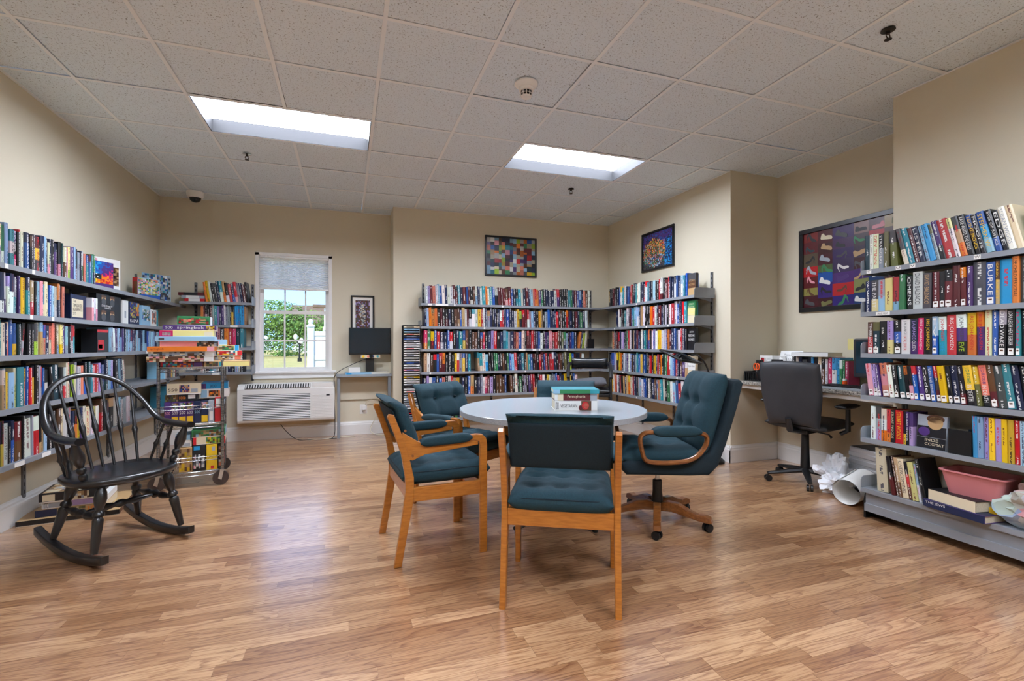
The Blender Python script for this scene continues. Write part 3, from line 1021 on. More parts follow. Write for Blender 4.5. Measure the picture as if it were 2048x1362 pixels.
e3 = [B('DR', 37, 'TEMPERANCE', 'W', h=208, st=True), B('ot', 42, h=206, st=True), B('K', 41, h=210), B('py', 34, h=212), B('KBK', 42, h=210, st=True), B('W', 49, ['J.A. JANCE', 'FATAL ERROR'], 'gR', h=215), B('NP', 39, ['J.A.JANCE', 'QUEEN'], 'pW', h=216), B('m', 33, 'IRIS JOHANSEN', 'W', h=220), B('K', 42, 'IRIS JOHANSEN', 'Y', h=220), B('LB', 29, 'EVE', 'W', h=226, st=True), B('WT', 40, ['JOHANSEN', 'EVE'], 'Rc', h=222), B('R', 46, 'IRIS JOHANSEN', 'W', h=230), B('WPK', 47, ['JOHANSEN', 'EVE'], 'gl', h=230), B('YO', 39, 'IRIS JOHANSEN', 'R', h=236), B('OP', 34, 'IRIS JOHANSEN', 'R', h=238), B('C', 29, h=256), B('B', 28, h=244), B('SKK', 33, ['DEAD', 'WAKE'], 'WW', h=250, st=True), B('K', 31, 'LORA LEIGH HEAT SEEKER', 'W', h=246, st=True), B('T', 21, 'RAVEN', 'm', h=240, st=True), B('K', 24, h=232), B('N', 30, h=236)]
xe3 = fill(runE, ZS[2], .03, e3, 'third '+RB, GE, seed=13)
e4 = [B('I', 34, h=212, st=True), B('pW', 30, h=208, st=True), B('P', 21, h=205, st=True), B('sIs', 46, h=218, st=True), B('W', 28, h=208, st=True), B('K', 28, h=206, st=True), B('t', 35, h=206, st=True), B('OK', 24, 'DOC', 'K', h=208, st=True), B('KI', 24, h=206, st=True), B('RB', 23, h=208, st=True), B('P', 30, h=206, st=True), B('K', 30, 'Code', 'W', h=212, st=True), B('B', 24, 'FLASH AND BONES', 'W', h=212, st=True), B('RgM', 26, h=212, st=True), B('Y', 35, h=214, st=True), B('K', 23, h=214, st=True), B('N', 36, h=218, st=True), B('KM', 26, h=216, st=True), B('YK', 42, ['J.D.ROBB', 'IN DEATH'], 'GW', h=222), B('Yo', 22, h=216), B('sK', 36, ['J.D.ROBB', 'IN DEATH'], 'PW', h=226), B('DM', 31, h=228, st=True), B('g', 36, h=226), B('T', 34, h=236, st=True), B('N', 30, h=230), B('K', 34, h=226)]
xe4 = fill(runE, ZS[3], .012, e4, 'fourth '+RB, GE, seed=14, dfl_lean=7)
e5 = [B('W', 31, h=215, lean=0), B('gSp', 38, h=212, lean=0), B('CWO', 33, h=208, lean=0), B('RO', 23, h=206, lean=0), B('K', 25, 'STUART WOODS', 'C', h=206, lean=0), B('R', 44, 'STUART WOODS', 'Y', h=208, lean=0), B('KY', 17, h=206, lean=0), B('PK', 17, 'STUART WOODS', 'W', h=206, lean=0), B('Pp', 22, h=205, lean=0)]
x = fill(runE, ZS[4], .05, e5, 'fifth '+RB, GE, seed=15)
def face_out(run, x, z, w, h, t, codes, label, title, tc, lean=8, y=.03, blobs=()):
    """a book turned with its front cover to the room"""
    root = MB().cbox(0, w, 0, t, 0, h, .0015).build('book', pmat(codes[0]))
    tag(root, label, 'book', None)
    root.location = run.pt(x, y, z+.001)
    root.rotation_euler = (-R(lean), 0, run.rz)
    n = len(codes)
    for i, c in enumerate(codes):
        MB().box(.002, w-.002, -.0006, 0, h*(n-1-i)/n+.002, h*(n-i)/n).build('cover_print', pmat(c), root)
    for (cx, cz, rx, rz_, c) in blobs:
        pts = [(cx*w+rx*w*math.cos(a*math.pi/10), cz*h+rz_*h*math.sin(a*math.pi/10)) for a in range(20)]
        MB().prism(pts, -.0009, -.0006, 'y').build('cover_print', pmat(c), root)
    zz = h*.9
    for q_, k in zip(title, tc):
        lettering(q_[0], lambda a, b: (w*(q_[1]+a*(q_[2]-q_[1])), -.0013, h*(q_[3]+b*q_[4]))).build('title', pmat(k), root)
    MB().box(.003, w-.0005, .002, t-.002, .002, h+.0004).build('page_block', page_m, root)
    return root
face_out(runE, x+.012, ZS[4], .155, .2, .022, 'SKK', 'black book shown face out with a portrait, fifth shelf of right-hand bookcase', [('INDE', .3, .75, .22, .08), ('COSMAT', .3, .95, .1, .08)], 'CC', 5, blobs=[(.62, .78, .26, .2, 'E'), (.62, .9, .3, .13, 'D'), (.25, .5, .2, .13, 'P')])
be = MB().box(0, .11, .02, .022, 0, .14).box(0, .11, .022, .12, 0, .0015).build('bookend', black_m)
tag(be, 'black metal bookend beside the face-out book on the right-hand bookcase', 'bookend')
be.location = runE.pt(x+.19, -.01, ZS[4]+.001); be.rotation_euler = (0, 0, runE.rz)
e5b = [B('c', 22, h=228, lean=1), B('L', 26, h=228, lean=1), B('p', 25, h=228, lean=1), B('Y', 25, h=228, lean=1), B('p', 26, h=228, lean=1), B('Y', 24, h=228, lean=1), B('Y', 27, h=228, lean=1), B('R', 24, h=228, lean=1), B('L', 25, h=228, lean=1), B('p', 25, h=228, lean=1)]
xe5 = fill(runE, ZS[4], .60, e5b, 'fifth '+RB, GE, seed=16, start=11)
be = MB().box(0, .002, .02, .14, 0, .15).box(.002, .11, .03, .13, 0, .0015).build('bookend', black_m)
tag(be, 'black metal bookend left of the bright paperback set on the right-hand bookcase', 'bookend')
be.location = runE.pt(.585, 0, ZS[4]+.001); be.rotation_euler = (0, 0, runE.rz)
e6 = [B('C', 67, h=282, lean=3), B('KM', 25, h=240, lean=9), B('D', 20, h=244, lean=9), B('ED', 21, h=244, lean=9), B('C', 34, 'OVERCOMING', 'g', h=240, lean=9), B('KRD', 20, h=230, lean=9), B('y', 31, h=232, lean=9), B('LW', 14, h=226, lean=9), B('K', 20, h=262, lean=12)]
fill(runE, .20, .075, e6, 'bottom '+RB, GE, seed=17)
for x_, tx in ((.04, 'T'), (.22, 'U'), (.30, 'V'), (.62, 'W')): runE.tagplate(0, x_, ZS[0], txt=tx)
runE.tagplate(1, .10, ZS[1], .085, .022, 'LARGE PRINT')

# ---- left wall shelving
LB = 'shelf of left-wall shelving'
GA = 'books on the left wall shelving'
def px_row(widths, codes, **k):
    return [dict(c=c, t=t, **k) for t, c in zip(widths, codes)]
XA = 3.36 - 2.75
a1 = px_row([16, 24, 29, 30, 35, 27, 27, 14, 28, 43, 34, 20, 40, 15, 37, 21, 16, 22, 22, 28, 29, 29, 15, 12, 36, 31, 25, 45, 19, 33, 27, 20, 21, 28, 42, 29, 22, 37],
            ['sC', 'CS', 'GW', 'L', 'TWT', 'PKm', 'K', 'R', 'C', 'NB', 'DK', 'g', 'MYg', 'K', 'N', 'L', 'N', 'CI', 'N', 'K', 'NP', 'KI', 'W', 't', 'CD', 'I', 'yl', 'P', 'L', 'tS', 'S', 'N', 'WG', 's', 'BT', 'MB', 'T', 'GN'])
x = fill(runA, 1.605, XA, a1, 'top '+LB, GA, .2, .232, seed=21)
a2 = px_row([26, 37, 17, 21, 30, 18, 27, 23, 37, 38, 44, 20, 31, 28, 21, 35, 27, 28, 34, 26, 23, 30],
            ['T', 'NW', 'WP', 'pW', 'NW', 'ST', 'N', 'P', 'Y', 'NT', 'ER', 'K', 'L', 'I', 'TC', 'C', 'B', 'L', 'CW', 'ON', 'N', 's'])
x2 = fill(runA, 1.335, XA, a2, 'second '+LB, GA, .198, .225, seed=22)
be = MB().prism([(.02, 0), (.15, 0), (.15, .1), (.12, .15), (.05, .15), (.02, .1)], 0, .002, 'x').build('bookend', black_m)
tag(be, 'black metal bookend at the end of the second row, left-wall shelving', 'bookend')
be.location = runA.pt(x2+.004, 0, 1.336); be.rotation_euler = (0, 0, runA.rz)
a3 = px_row([16, 24, 29, 19, 21, 26, 31, 32, 33, 28, 29, 35, 20, 31, 31, 48, 27, 33, 17, 29, 35, 30, 30, 37, 31, 26],
            ['B', 'T', 'C', 'N', 'Cs', 'B', 'BY', 't', 'KS', 'K', 'K', 'gl', 'C', 'LE', 'BE', 'N', 'sC', 's', 'D', 'CL', 'yY', 'P', 'LS', 'K', 'RW', 'RT'])
a3[8]['lean'] = -8
x3 = fill(runA, 1.098, XA, a3, 'third '+LB, GA, .178, .205, seed=23)
a4 = px_row([16, 24, 25, 21, 13, 48, 18, 64, 28, 24, 24, 25, 30, 21, 16, 26, 49, 33, 68, 35, 30, 37, 19, 44, 26, 26, 47, 41, 42, 36, 37, 37, 46, 39, 48, 57, 50, 52, 60, 46, 50, 46],
            ['N', 'LT', 'CE', 'S', 'Y', 'L', 'Cy', 'T', 'Ys', 'B', 'R', 'KY', 'K', 'S', 'RS', 'B', 'KW', 'K', 't', 'K', 'SR', 'C', 'N', 'l', 'C', 'S', 'W', 's', 'KB', 't', 'T', 'I', 'R', 'p', 'B', 'Nt', 'L', 'pB', 'K', 'L', 'N', 'W'])
for i in (17, 38): a4[i]['lean'] = 6
for i in (39, 40, 41): a4[i]['lean'] = 8
x4 = fill(runA, .80, XA, a4, 'fourth '+LB, GA, .2, .238, seed=24)
a5 = px_row([32, 21, 46, 26, 26, 60, 19, 70, 10, 52, 27, 33, 34, 46, 35, 54, 37, 44, 45, 33, 54, 28, 35, 36, 74, 31, 47, 48, 49, 70, 44, 80, 66, 49, 50, 61, 60],
            ['PK', 'KY', 'W', 'K', 'NB', 'MD', 'K', 'W', 'S', 'WR', 'KE', 'E', 'L', 'K', 'gK', 'D', 'C', 'W', 'S', 'N', 'KO', 'Y', 'NP', 'C', 'C', 'W', 'yC', 'WR', 'DR', 'K', 'NL', 'EK', 'W', 'L', 'W', 'S', 'W'])
a5[2]['title'] = 'Crossword Puzzle'; a5[2]['tc'] = 'K'
x5 = fill(runA, .492, XA, a5, 'bottom '+LB, GA, .2, .25, seed=25)
# slim blue-spined paperbacks on the third shelf, objects named binder
q = random.Random(5)
xb = 4.66-2.75
for n in range(24):
    t = .034 + .0008*n
    c = q.choice(['N', 'N', 'NL', 'L', 'B', 'LS', 'N', 'P', 'W', 'L'])
    h = .196 - .0006*n + q.uniform(-.004, .004)
    make_book(runA.pt(xb, .014, 1.099), runA.rz, t-.0006, h, .15, c, 'slim %s paperback, %s in the blue row on third left-wall shelf' % (colour_name(c), ordinal(n+1)), 'slim blue paperbacks on the third left-wall shelf', None, 'W', 3 if n < 4 else 0, False, 'binder', 'binder', 700+n)
    xb += t + (.001 if n != 3 else .004)
for i, (xx, z, tx) in enumerate(((.64, 1.605, None), (.88, 1.605, None), (.86, 1.335, None), (1.08, 1.335, None), (2.6, 1.098, None), (1.02, .8, None), (2.1, .8, None), (2.25, .8, None), (.72, .492, None), (.98, .492, None), (1.3, .492, None))):
    runA.tagplate(i, xx, z, .09 if z < .6 and xx < 1.2 else .028, .026, tx)

# ---- books far from the camera: back-left, back and right shelving, one heap
def codes(s): return [c if len(c) < 4 else c[:3] for c in s.split()]
def heap_row(run, z, x, x1, s, seed, lean=0.0, hmin=.205, hmax=.24):
    cl = codes(s)
    t = (x1-x)/len(cl)*1000
    q = random.Random(seed)
    ws = [q.uniform(.72, 1.28) for _ in cl]
    k = len(cl)/sum(ws)
    fill(run, z, x, [dict(c=c, t=t*w_*k*.985) for c, w_ in zip(cl, ws)], seed=seed, heap=True, hmin=hmin, hmax=hmax, dfl_lean=lean)
heap_row(runC, ZS[0], .055, 2.30, 'W p M s W L B W N W W MW KM T N M B M KW D WL N W T O W T B WK M M M DI MR B N KT T W N M N L s RO O P G K N N N W RP K K K K T G N M B LB N s D W', 31, 2.5)
heap_row(runC, ZS[1], .04, 2.26, 'N L O EO O K M K KM N K D DE B E W M KW TW W Y R W N ES N K N K N WR R N B N N W Y lK RM M RW S L N K Y E K S B N N N R K D K K OR M N K M N G N W', 32, 1.5)
heap_row(runC, ZS[2], .04, 2.1, 'mO G YM B R NS N B RW K N T BY D K D D K BM Rm K N p R K N LT T S N M s B C K RM M R M N B W K P N I RM R D K o GN L K P B N', 33, 0)
heap_row(runC, ZS[2], 2.11, 2.23, 'O N l W', 34, -7)
heap_row(runC, ZS[3], .04, .62, 'E W D RK B RM OM K K K Y WR S BY N T', 35, 0)
heap_row(runC, ZS[3], .70, 2.2, 'TE TC W Lc K K G G N K D K G B L R K N T K E T B MK DM K R M B R K R WR N K M D K o K l B M K N D W', 36, 3)
heap_row(runC, ZS[4], .03, 1.1, 'N p W BW K B s K WN R EO Y K N K B EO K N S W Im M p K D D D B', 37, 0)
heap_row(runC, ZS[4], 1.13, 2.1, 'D K W K G K S K P RM R K K R WC K Y W N S B R N N Y P Y K B WY', 38, 3)
heap_row(runC, .25, .34, .56, 'L C K G N y R W', 39, 2, .18, .2)
heap_row(runD, ZS[0], .42, 2.0, 'Yo K K M K Kg N B YW T W N B M R D N T W W K N MR RW T N K L K K R WM K M R N N KW B N LW T B', 41, 0)
heap_row(runD, ZS[1], .62, 2.0, 'N W MW N K T W N M B TG L L LW N E W K K K O R W NK M N K W K W R W B N R T', 42, 0)
heap_row(runD, ZS[2], .5, 2.0, 'E RO K W M RM N W p N K G R W K E N M NB K W N T N OB K W B p W Y Y W W PB O M N B N W R N K', 43, 0)
heap_row(runD, ZS[3], .42, 2.0, 'K N B BN S W YK K Y O N W S P W B D N S T B B Y N B K D R K Y N R M O K G R WR L B R N D P WE', 44, 0)
heap_row(runD, ZS[4], .42, 1.95, 'K o Y W O R W N R K E N E YO W R N K S L W B N W K N D BL E T W K G W L B R WR', 45, 3)
heap_row(runB, 1.64, .22, .66, 'O Y W K g N TW EO KW R NB RI S N M K', 51, 8)
heap_row(runB, 1.38, .2, .66, 'O M KI K M S T p N P W S S K KY N c c c c c E', 52, 1)
heap_row(runB, 1.118, .28, .64, 'BR P I g O R m t T', 53, 0)
heap_row(runB, .838, .2, .64, 'W K N T L W K R S N K L W K', 54, 0)
heap_row(runA, .80, 3.16, 3.6, 'L W I P Y C W s N K', 55, 0)
heap_row(runA, .492, 3.2, 3.6, 'T N W K L C K', 56, 0)
q = random.Random(77)
def rand_codes(n):
    return ' '.join(q.choice(['K', 'N', 'R', 'W', 'B', 'M', 'g', 'C', 'T', 'Y', 'KW', 'NB', 'P', 'O', 'S', 'D', 'RK']) for _ in range(n))
for z_, xe_, ln_ in ((ZS[0], xe1, 13), (ZS[1], xe2, 0), (ZS[2], xe3, 0), (ZS[3], xe4, 7), (ZS[4], xe5, 1)):
    heap_row(runE, z_, xe_+.003, 1.36, rand_codes(max(3, int((1.36-xe_)/.034))), 80+int(z_*10), ln_)
for j_, z_ in enumerate((1.605, 1.335, 1.098, .80, .492)):
    heap_row(runA, z_, .02, XA-.012, rand_codes(19), 90+j_)
hm = bpy.data.meshes.new('shelved_books')
hm.from_pydata(HEAP.v, [], HEAP.f)
hm.update()
set_print(hm, HEAP.c, HEAP.i, HEAP.u)
hm.materials.append(COVER)
hb = link('shelved_books', hm)
tag(hb, 'rows of many-coloured books filling the back wall shelving, its corner and row ends', 'books', kind='stuff')
# face-out books at the near end of the right-wall shelving and tags
face_out(runD, 1.99, ZS[0], .115, .225, .03, 'gDE', 'face-out book with an orange sunset cover, top shelf of right-wall shelving', [('STORM', .15, .85, .62, .1), ('MACOMBER', .12, .88, .45, .09)], 'EE', 2)
face_out(runD, 1.98, ZS[1], .115, .23, .03, 'GyC', 'face-out book with a pale green cover, second shelf of right-wall shelving', [('DOLLY', .2, .8, .8, .08), ('PARTON', .14, .86, .66, .09), ('JAMES', .2, .8, .48, .08), ('PATTERSON', .08, .92, .32, .09)], 'CCCC', 2)
face_out(runD, 1.985, ZS[2], .115, .225, .03, 'KKK', 'face-out black book with white lettering, third shelf of right-wall shelving', [('KATHY', .25, .75, .78, .08), ('REICHS', .12, .88, .6, .12), ('BONES', .12, .88, .42, .1)], 'WWW', 2)
face_out(runD, 1.985, ZS[3], .115, .225, .03, 'CWC', 'face-out white book with handwritten title, fourth shelf of right-wall shelving', [('hope chest', .08, .92, .45, .12)], 'g', 2)
for x_, z, w_, tx in ((.08, ZS[0], .05, None), (.17, ZS[0], .16, None), (.40, ZS[0], .02, None), (1.02, ZS[0], .02, None), (.78, ZS[1], .02, None), (1.25, ZS[2], .09, None), (1.44, ZS[2], .05, None), (1.53, ZS[2], .02, None), (1.92, ZS[2], .02, None), (.10, ZS[3], .02, None), (1.33, ZS[3], .02, None)):
    runC.tagplate(0, x_, z, w_, .022, tx)
for x_, z in ((1.1, ZS[0]), (.6, ZS[1]), (1.15, ZS[1]), (1.3, ZS[1]), (1.7, ZS[1]), (1.0, ZS[2]), (.8, ZS[3]), (1.85, ZS[3]), (.45, ZS[4]), (1.1, ZS[4])):
    runD.tagplate(0, x_, z, .02, .02)
runB.tagplate(0, .5, 1.38, .075, .022)
runB.tagplate(0, .32, .838, .075, .022)
bo = MB().box(0, .1, .02, .022, 0, .13).build('bookend', black_m)
tag(bo, 'black bookend standing on the third shelf of the back wall', 'bookend'); bo.location = runC.pt(2.26, .02, ZS[2]+.001)
# ------------------------------------------------------------------ round table
tb = thing('round_table', 'round grey speckled laminate table in the middle of the room', 'table', (1.295, 2.96, 0))
top_m = mat('speckled_grey_laminate', '#b9c2c8', 0.2, var='#a9b3ba', vs=420, coat=0.2)
edge_m = mat('speckled_laminate_edge', '#b0b5b8', 0.4, var='#7f858a', vs=330)
TR = .612
MB().lathe([(TR-.004, .704), (TR, .708), (TR, .736), (TR-.004, .740), (.02, .740)], seg=72).build('table_top', top_m, tb, smooth=30)
MB().lathe([(TR+.0008, .7065), (TR+.0008, .7375)], seg=72).build('edge_band', edge_m, tb, smooth=30)
MB().lathe([(.045, .06), (.045, .68), (.16, .69), (.16, .703)], seg=20).build('column', black_m, tb, smooth=True)
for k in range(4):
    a = R(28+90*k)
    f_ = MB().tube([(.03*math.cos(a), .03*math.sin(a), .075), (.2*math.cos(a), .2*math.sin(a), .06), (.36*math.cos(a), .36*math.sin(a), .028)], [.034, .03, .022], 8, flat=.7).build('foot', black_m, tb, smooth=True)
    MB().lathe([(.018, 0), (.018, .012)], (.34*math.cos(a), .34*math.sin(a), 0), 10).build('glide', black_m, f_)
# three cookery books stacked on it
def flat_book(label, loc, rz, w, d, h, code, spine=(), group=None, top=None, texts=(), soft=False):
    """a book lying flat: spine along its front edge"""
    r_ = MB().cbox(0, w, 0, .004, 0, h, .001).box(.0, w, .004, d, 0, .0025).box(0, w, .004, d, h-.0025, h).build('book', pmat(code))
    tag(r_, label, 'book', group)
    r_.location = loc; r_.rotation_euler = (0, 0, rz)
    MB().box(.004, w-.004, .005, d-.004, .0025, h-.0025).build('page_block', page_m, r_)
    for a, b, c in spine:
        MB().box(w*a, w*b, -.0006, 0, .0008, h-.0008).build('spine_print', pmat(c), r_)
    for s_, a, b, z0, z1, c in texts:
        lettering(s_, lambda u, v: (w*(a+u*(b-a)), -.0012, h*(z0+v*(z1-z0)))).build('title', pmat(c), r_)
    if top:
        MB().box(.003, w-.003, .004, d-.003, h, h+.0005).build('cover_print', pmat(top), r_)
    return r_
ax = (cs, -sn)
bx, by = 1.245, 2.80
rzb = -YAW+R(2)
b1 = flat_book('thick white cookbook reading VEGETARIAN, lowest of the stack on the round table', (bx, by, .7405), rzb, .27, .2, .062, 'W', [(.62, .86, 'D'), (.86, 1, 'W')], None, None, [('1000', .02, .09, .1, .9, 'g'), ('VEGETARIAN', .13, .52, .32, .66, 'g')])
for (cx, cz, rx, rz_, c) in ((.72, .5, .085, .42, 'R'), (.735, .5, .062, .3, 's'), (.6, .28, .04, .26, 'M')):
    MB().prism([(.27*cx+.27*rx*math.cos(a*math.pi/8), .062*cz+.062*rz_*math.sin(a*math.pi/8)) for a in range(16)], -.0011, -.0007, 'y').build('spine_print', pmat(c), b1)
flat_book('dark red cookbook, middle of the stack on the round table', (bx, by+.002, .803), rzb, .27, .2, .046, 'M', [(0, .07, 'W'), (.07, .2, 'C'), (.2, .84, 'M'), (.84, 1, 'S')], None, None, [('Pennsylvania', .3, .72, .3, .8, 'C')])
flat_book('slim teal gardening book on top of the stack on the round table', (bx-.012, by-.004, .8495), rzb-.03, .29, .21, .026, 'T', [(0, .14, 'L'), (.14, .8, 'G'), (.8, 1, 'T')], None, 'T')

# ------------------------------------------------------------------ oak armchairs
ARCH = 'oak armchairs around the round table'
def oak_chair(label, loc, ang):
    t = thing('oak_armchair', label, 'chair', loc, ang, ARCH)
    hwid = .25
    for s in (-1, 1):
        y0, y1 = (s*hwid-.014, s*hwid+.014)
        rear = [(-.262, 0), (-.222, 0), (-.186, .2), (-.156, .36), (-.158, .46), (-.19, .60), (-.232, .72), (-.262, .795), (-.288, .80), (-.296, .785), (-.262, .70), (-.222, .58), (-.203, .46), (-.203, .38), (-.228, .2)]
        MB().prism(rear, y0, y1, 'y', .004).build('leg', oak_m, t)
        MB().prism([(.212, 0), (.254, 0), (.254, .60), (.247, .638), (.225, .66), (.19, .664), (.13, .66), (.13, .628), (.18, .63), (.205, .622), (.212, .6)], y0, y1, 'y', .004).build('leg', oak_m, t)
        MB().prism([(-.20, .56), (-.165, .55), (-.1, .575), (.20, .604), (.20, .632), (-.08, .625), (-.14, .65), (-.215, .70), (-.228, .68)], y0+.003, y1-.003, 'y', .003).build('arm_rail', oak_m, t)
        MB().prism([(-.185, .33), (.214, .33), (.214, .405), (-.17, .405)], y0+.003, y1-.003, 'y', .003).build('side_rail', oak_m, t)
        def ap(x, y, z): return (x+.02, y+s*hwid, z+.645+x*.03)
        MB().pad(.29, .056, .052, 14, 10, 6, fn=ap).build('arm_pad', teal_m, t, smooth=True, weld=True)
        for px, pz in ((-.205, .71), (-.165, .575)):
            MB().tube([(px, s*(hwid+.0135), pz), (px, s*(hwid+.0165), pz)], .007, 10).build('bolt_cap', walnut_m, t)
    MB().cbox(-.2, -.176, -hwid+.014, hwid-.014, .35, .425, .003).build('rear_rail', oak_m, t)
    MB().cbox(.214, .24, -hwid+.014, hwid-.014, .33, .40, .003).build('front_rail', oak_m, t)
    tf = [(a, b) for a in (-.1, .06, .19) for b in (-.13, 0, .13)]
    def sf(x, y, z): return (x+.035, y, z+.458)
    seat = MB().pad(.50, .465, .125, 34, 34, 7, [(a-.035, b) for a, b in tf], .034, .042, [('x', -.06), ('x', .1), ('y', -.075), ('y', .075)], sf).build('seat_cushion', teal_m, t, smooth=70, weld=True)
    rim = []
    for k in range(40):
        a = 2*math.pi*k/40
        c_, s_ = math.cos(a), math.sin(a)
        e = 2/8.0
        rim.append((.035+.246*math.copysign(abs(c_)**e, c_), .229*math.copysign(abs(s_)**e, s_), .476))
    MB().tube(rim, .004, 6, closed=True).build('piping', teal_d, seat, smooth=True)
    # back cushion, leaning; local pad x = up, y = across
    bt = [(.02, -.1), (.02, .1)]
    la = R(20)
    def bf(x, y, z):
        u, n = x, z
        xx = -.195 - math.sin(la)*(u) + math.cos(la)*n
        zz = .735 + math.cos(la)*u + math.sin(la)*n*.6
        if u > .085: xx -= (u-.085)*.8*(1 if n > -.02 else .2)
        return (xx, y, zz)
    bk = MB().pad(.27, .462, .105, 30, 34, 7, bt, .026, .04, [('y', -.1), ('y', .1), ('x', .02)], bf, .75).build('back_cushion', teal_m, t, smooth=70, weld=True)
    MB().pad(.225, .44, .022, 20, 24, 9, fn=lambda x, y, z: bf(x-.012, y, z-.04)).build('rear_panel', teal_d, t, smooth=60, weld=True)
    for ux, uy in bt:
        p = Vector(bf(ux, uy, .03))
        MB().lathe([(.009, -.003), (.011, .002), (.006, .006)], p, 10).build('button', teal_d, bk, smooth=True)
    return t
oak_chair('oak armchair with teal cushions seen from behind, nearest the camera', (.985, 2.125, 0), R(62))
oak_chair('oak armchair with teal cushions in side view, left of the round table', (.468, 2.842, 0), R(5))
oak_chair('oak armchair with teal cushions facing the camera, behind left of the table', (.80, 3.50, 0), R(-58))
oak_chair('oak armchair with teal back pushed in at the far side of the table', (1.568, 3.362, 0), R(-119))

# ------------------------------------------------------------------ executive chair
ex = thing('executive_chair', 'high-back teal executive swivel chair with wooden arms right of the table', 'chair', (1.93, 2.69, 0), R(163))
for k in range(5):
    a = R(-54-163+72*k)
    prof = [(.0, .12), (.07, .145), (.14, .142), (.2, .115), (.26, .095), (.30, .10), (.335, .088), (.345, .06), (.33, .052), (.26, .058), (.18, .072), (.1, .082), (0, .075)]
    arm = MB().prism(prof, -.023, .023, 'y', .006)
    arm.xf(Matrix.Rotation(a, 4, 'Z'))
    o = arm.build('base_arm', walnut_m, ex)
    cx, cy = .315*math.cos(a), .315*math.sin(a)
    b = a + 1.1
    dx, dy = math.cos(b), math.sin(b)
    w_ = MB()
    for s in (-1, 1):
        w_.tube([(cx-dy*s*.006, cy+dx*s*.006, .026), (cx-dy*s*.022, cy+dx*s*.022, .026)], .026, 14)
    cw = w_.build('caster', black_m, o, smooth=True)
    MB().tube([(cx, cy, .03), (cx, cy, .06)], .007, 8).build('caster_stem', chrome_m, o)
MB().lathe([(.034, .075), (.036, .15), (.03, .2), (.03, .27), (.024, .275)], seg=16).build('gas_sleeve', black_m, ex, smooth=True)
MB().lathe([(.014, .27), (.014, .37)], seg=14).build('piston', chrome_m, ex, smooth=True)
MB().cbox(-.12, .12, -.09, .09, .345, .375, .006).build('tilt_mechanism', black_m, ex)
shell = [(.29, .40), (.27, .372), (.1, .368), (-.12, .362), (-.235, .365), (-.29, .42), (-.34, .55), (-.41, .78), (-.445, .925), (-.425, .945), (-.385, .94), (-.35, .80), (-.29, .60), (-.235, .50), (-.1, .46), (.27, .46), (.3, .44)]
MB().prism(shell, -.262, .262, 'y', .022).build('outer_shell', teal_d, ex, smooth=50)
def esf(x, y, z): return (x+.045, y, z+.475-.03*(x < -.1)*abs(x+.1))
MB().pad(.52, .50, .13, 30, 30, 6, [(a, b) for a in (-.06, .1) for b in (-.09, .09)], .03, .045, [('x', .02), ('y', 0)], esf).build('seat_cushion', teal_m, ex, smooth=70, weld=True)
la = R(15.5)
def ebf(x, y, z):
    return (-.275 - math.sin(la)*x + math.cos(la)*z, y, .735 + math.cos(la)*x + math.sin(la)*z)
ebk = MB().pad(.50, .485, .15, 34, 32, 6, [(a, b) for a in (-.12, .05) for b in (-.08, .08)], .034, .034, [('x', -.12), ('x', .05), ('y', -.08), ('y', .08)], ebf, .8).build('back_cushion', teal_m, ex, smooth=70, weld=True)
for s in (-1, 1):
    y = s*.285
    path = [(.11, .635), (.165, .632), (.195, .61), (.198, .57), (.182, .50), (.165, .468), (.12, .455), (.02, .452), (-.08, .462), (-.15, .495), (-.195, .55), (-.205, .595), (-.19, .62), (-.16, .628)]
    pts = []
    n_ = len(path)
    for i in range(n_-1):   # smooth the loop
        for k in range(4):
            u = k/4
            p0, p1, p2, p3 = [Vector(path[max(0, min(n_-1, i+j))]) for j in (-1, 0, 1, 2)]
            v = .5*((2*p1)+(p2-p0)*u+(2*p0-5*p1+4*p2-p3)*u*u+(3*p1-p0-3*p2+p3)*u**3)
            pts.append((v.x, y, v.y))
    MB().tube(pts, .02, 10, flat=.72).build('arm_loop', walnut_m, ex, smooth=True)
    def eap(x, yy, z): return (x-.02, yy+y, z+.64)
    MB().pad(.29, .075, .065, 16, 12, 5, fn=eap).build('arm_pad', teal_m, ex, smooth=True, weld=True)
    for px in (-.02, .09):
        MB().tube([(px, y-s*.0, .455), (px, y-s*.03, .455)], .006, 8).build('arm_bolt', chrome_m, ex)

# ------------------------------------------------------------------ task chair at the counter
tk = thing('task_chair', 'charcoal office task chair tucked at the granite counter', 'chair', (3.66, 3.05, 0), R(14))
char_m = mat('charcoal_vinyl', '#34363a', 0.55, var='#2d2f33', vs=6, bump=0.15, bs=40)
for k in range(5):
    a = R(-14+10+72*k)
    d_ = Vector((math.cos(a), math.sin(a), 0))
    o = MB().tube([d_*.02+Vector((0, 0, .1)), d_*.15+Vector((0, 0, .085)), d_*.3+Vector((0, 0, .066))], [.032, .026, .018], 8, flat=.75).build('base_arm', black_m, tk, smooth=True)
    c_ = d_*.295
    n_ = Vector((-d_.y, d_.x, 0))
    w_ = MB()
    for s in (-1, 1):
        w_.tube([c_+n_*s*.005+Vector((0, 0, .026)), c_+n_*s*.022+Vector((0, 0, .026))], .026, 14)
    w_.build('caster', black_m, o, smooth=True)
MB().lathe([(.04, .08), (.036, .13), (.031, .3), (.027, .42), (.02, .43)], seg=16).build('gas_sleeve', black_m, tk, smooth=True)
MB().cbox(-.13, .1, -.08, .08, .42, .455, .01).build('tilt_mechanism', black_m, tk)
MB().tube([(.02, -.09, .43), (.03, -.17, .42), (.035, -.19, .395)], [.006, .006, .012], 8).build('lever', black_m, tk, smooth=True)
def tsf(x, y, z): return (x+.06, y, z+.495)
MB().pad(.48, .50, .09, 22, 22, 6, fn=tsf).build('seat', black_m, tk, smooth=70, weld=True)
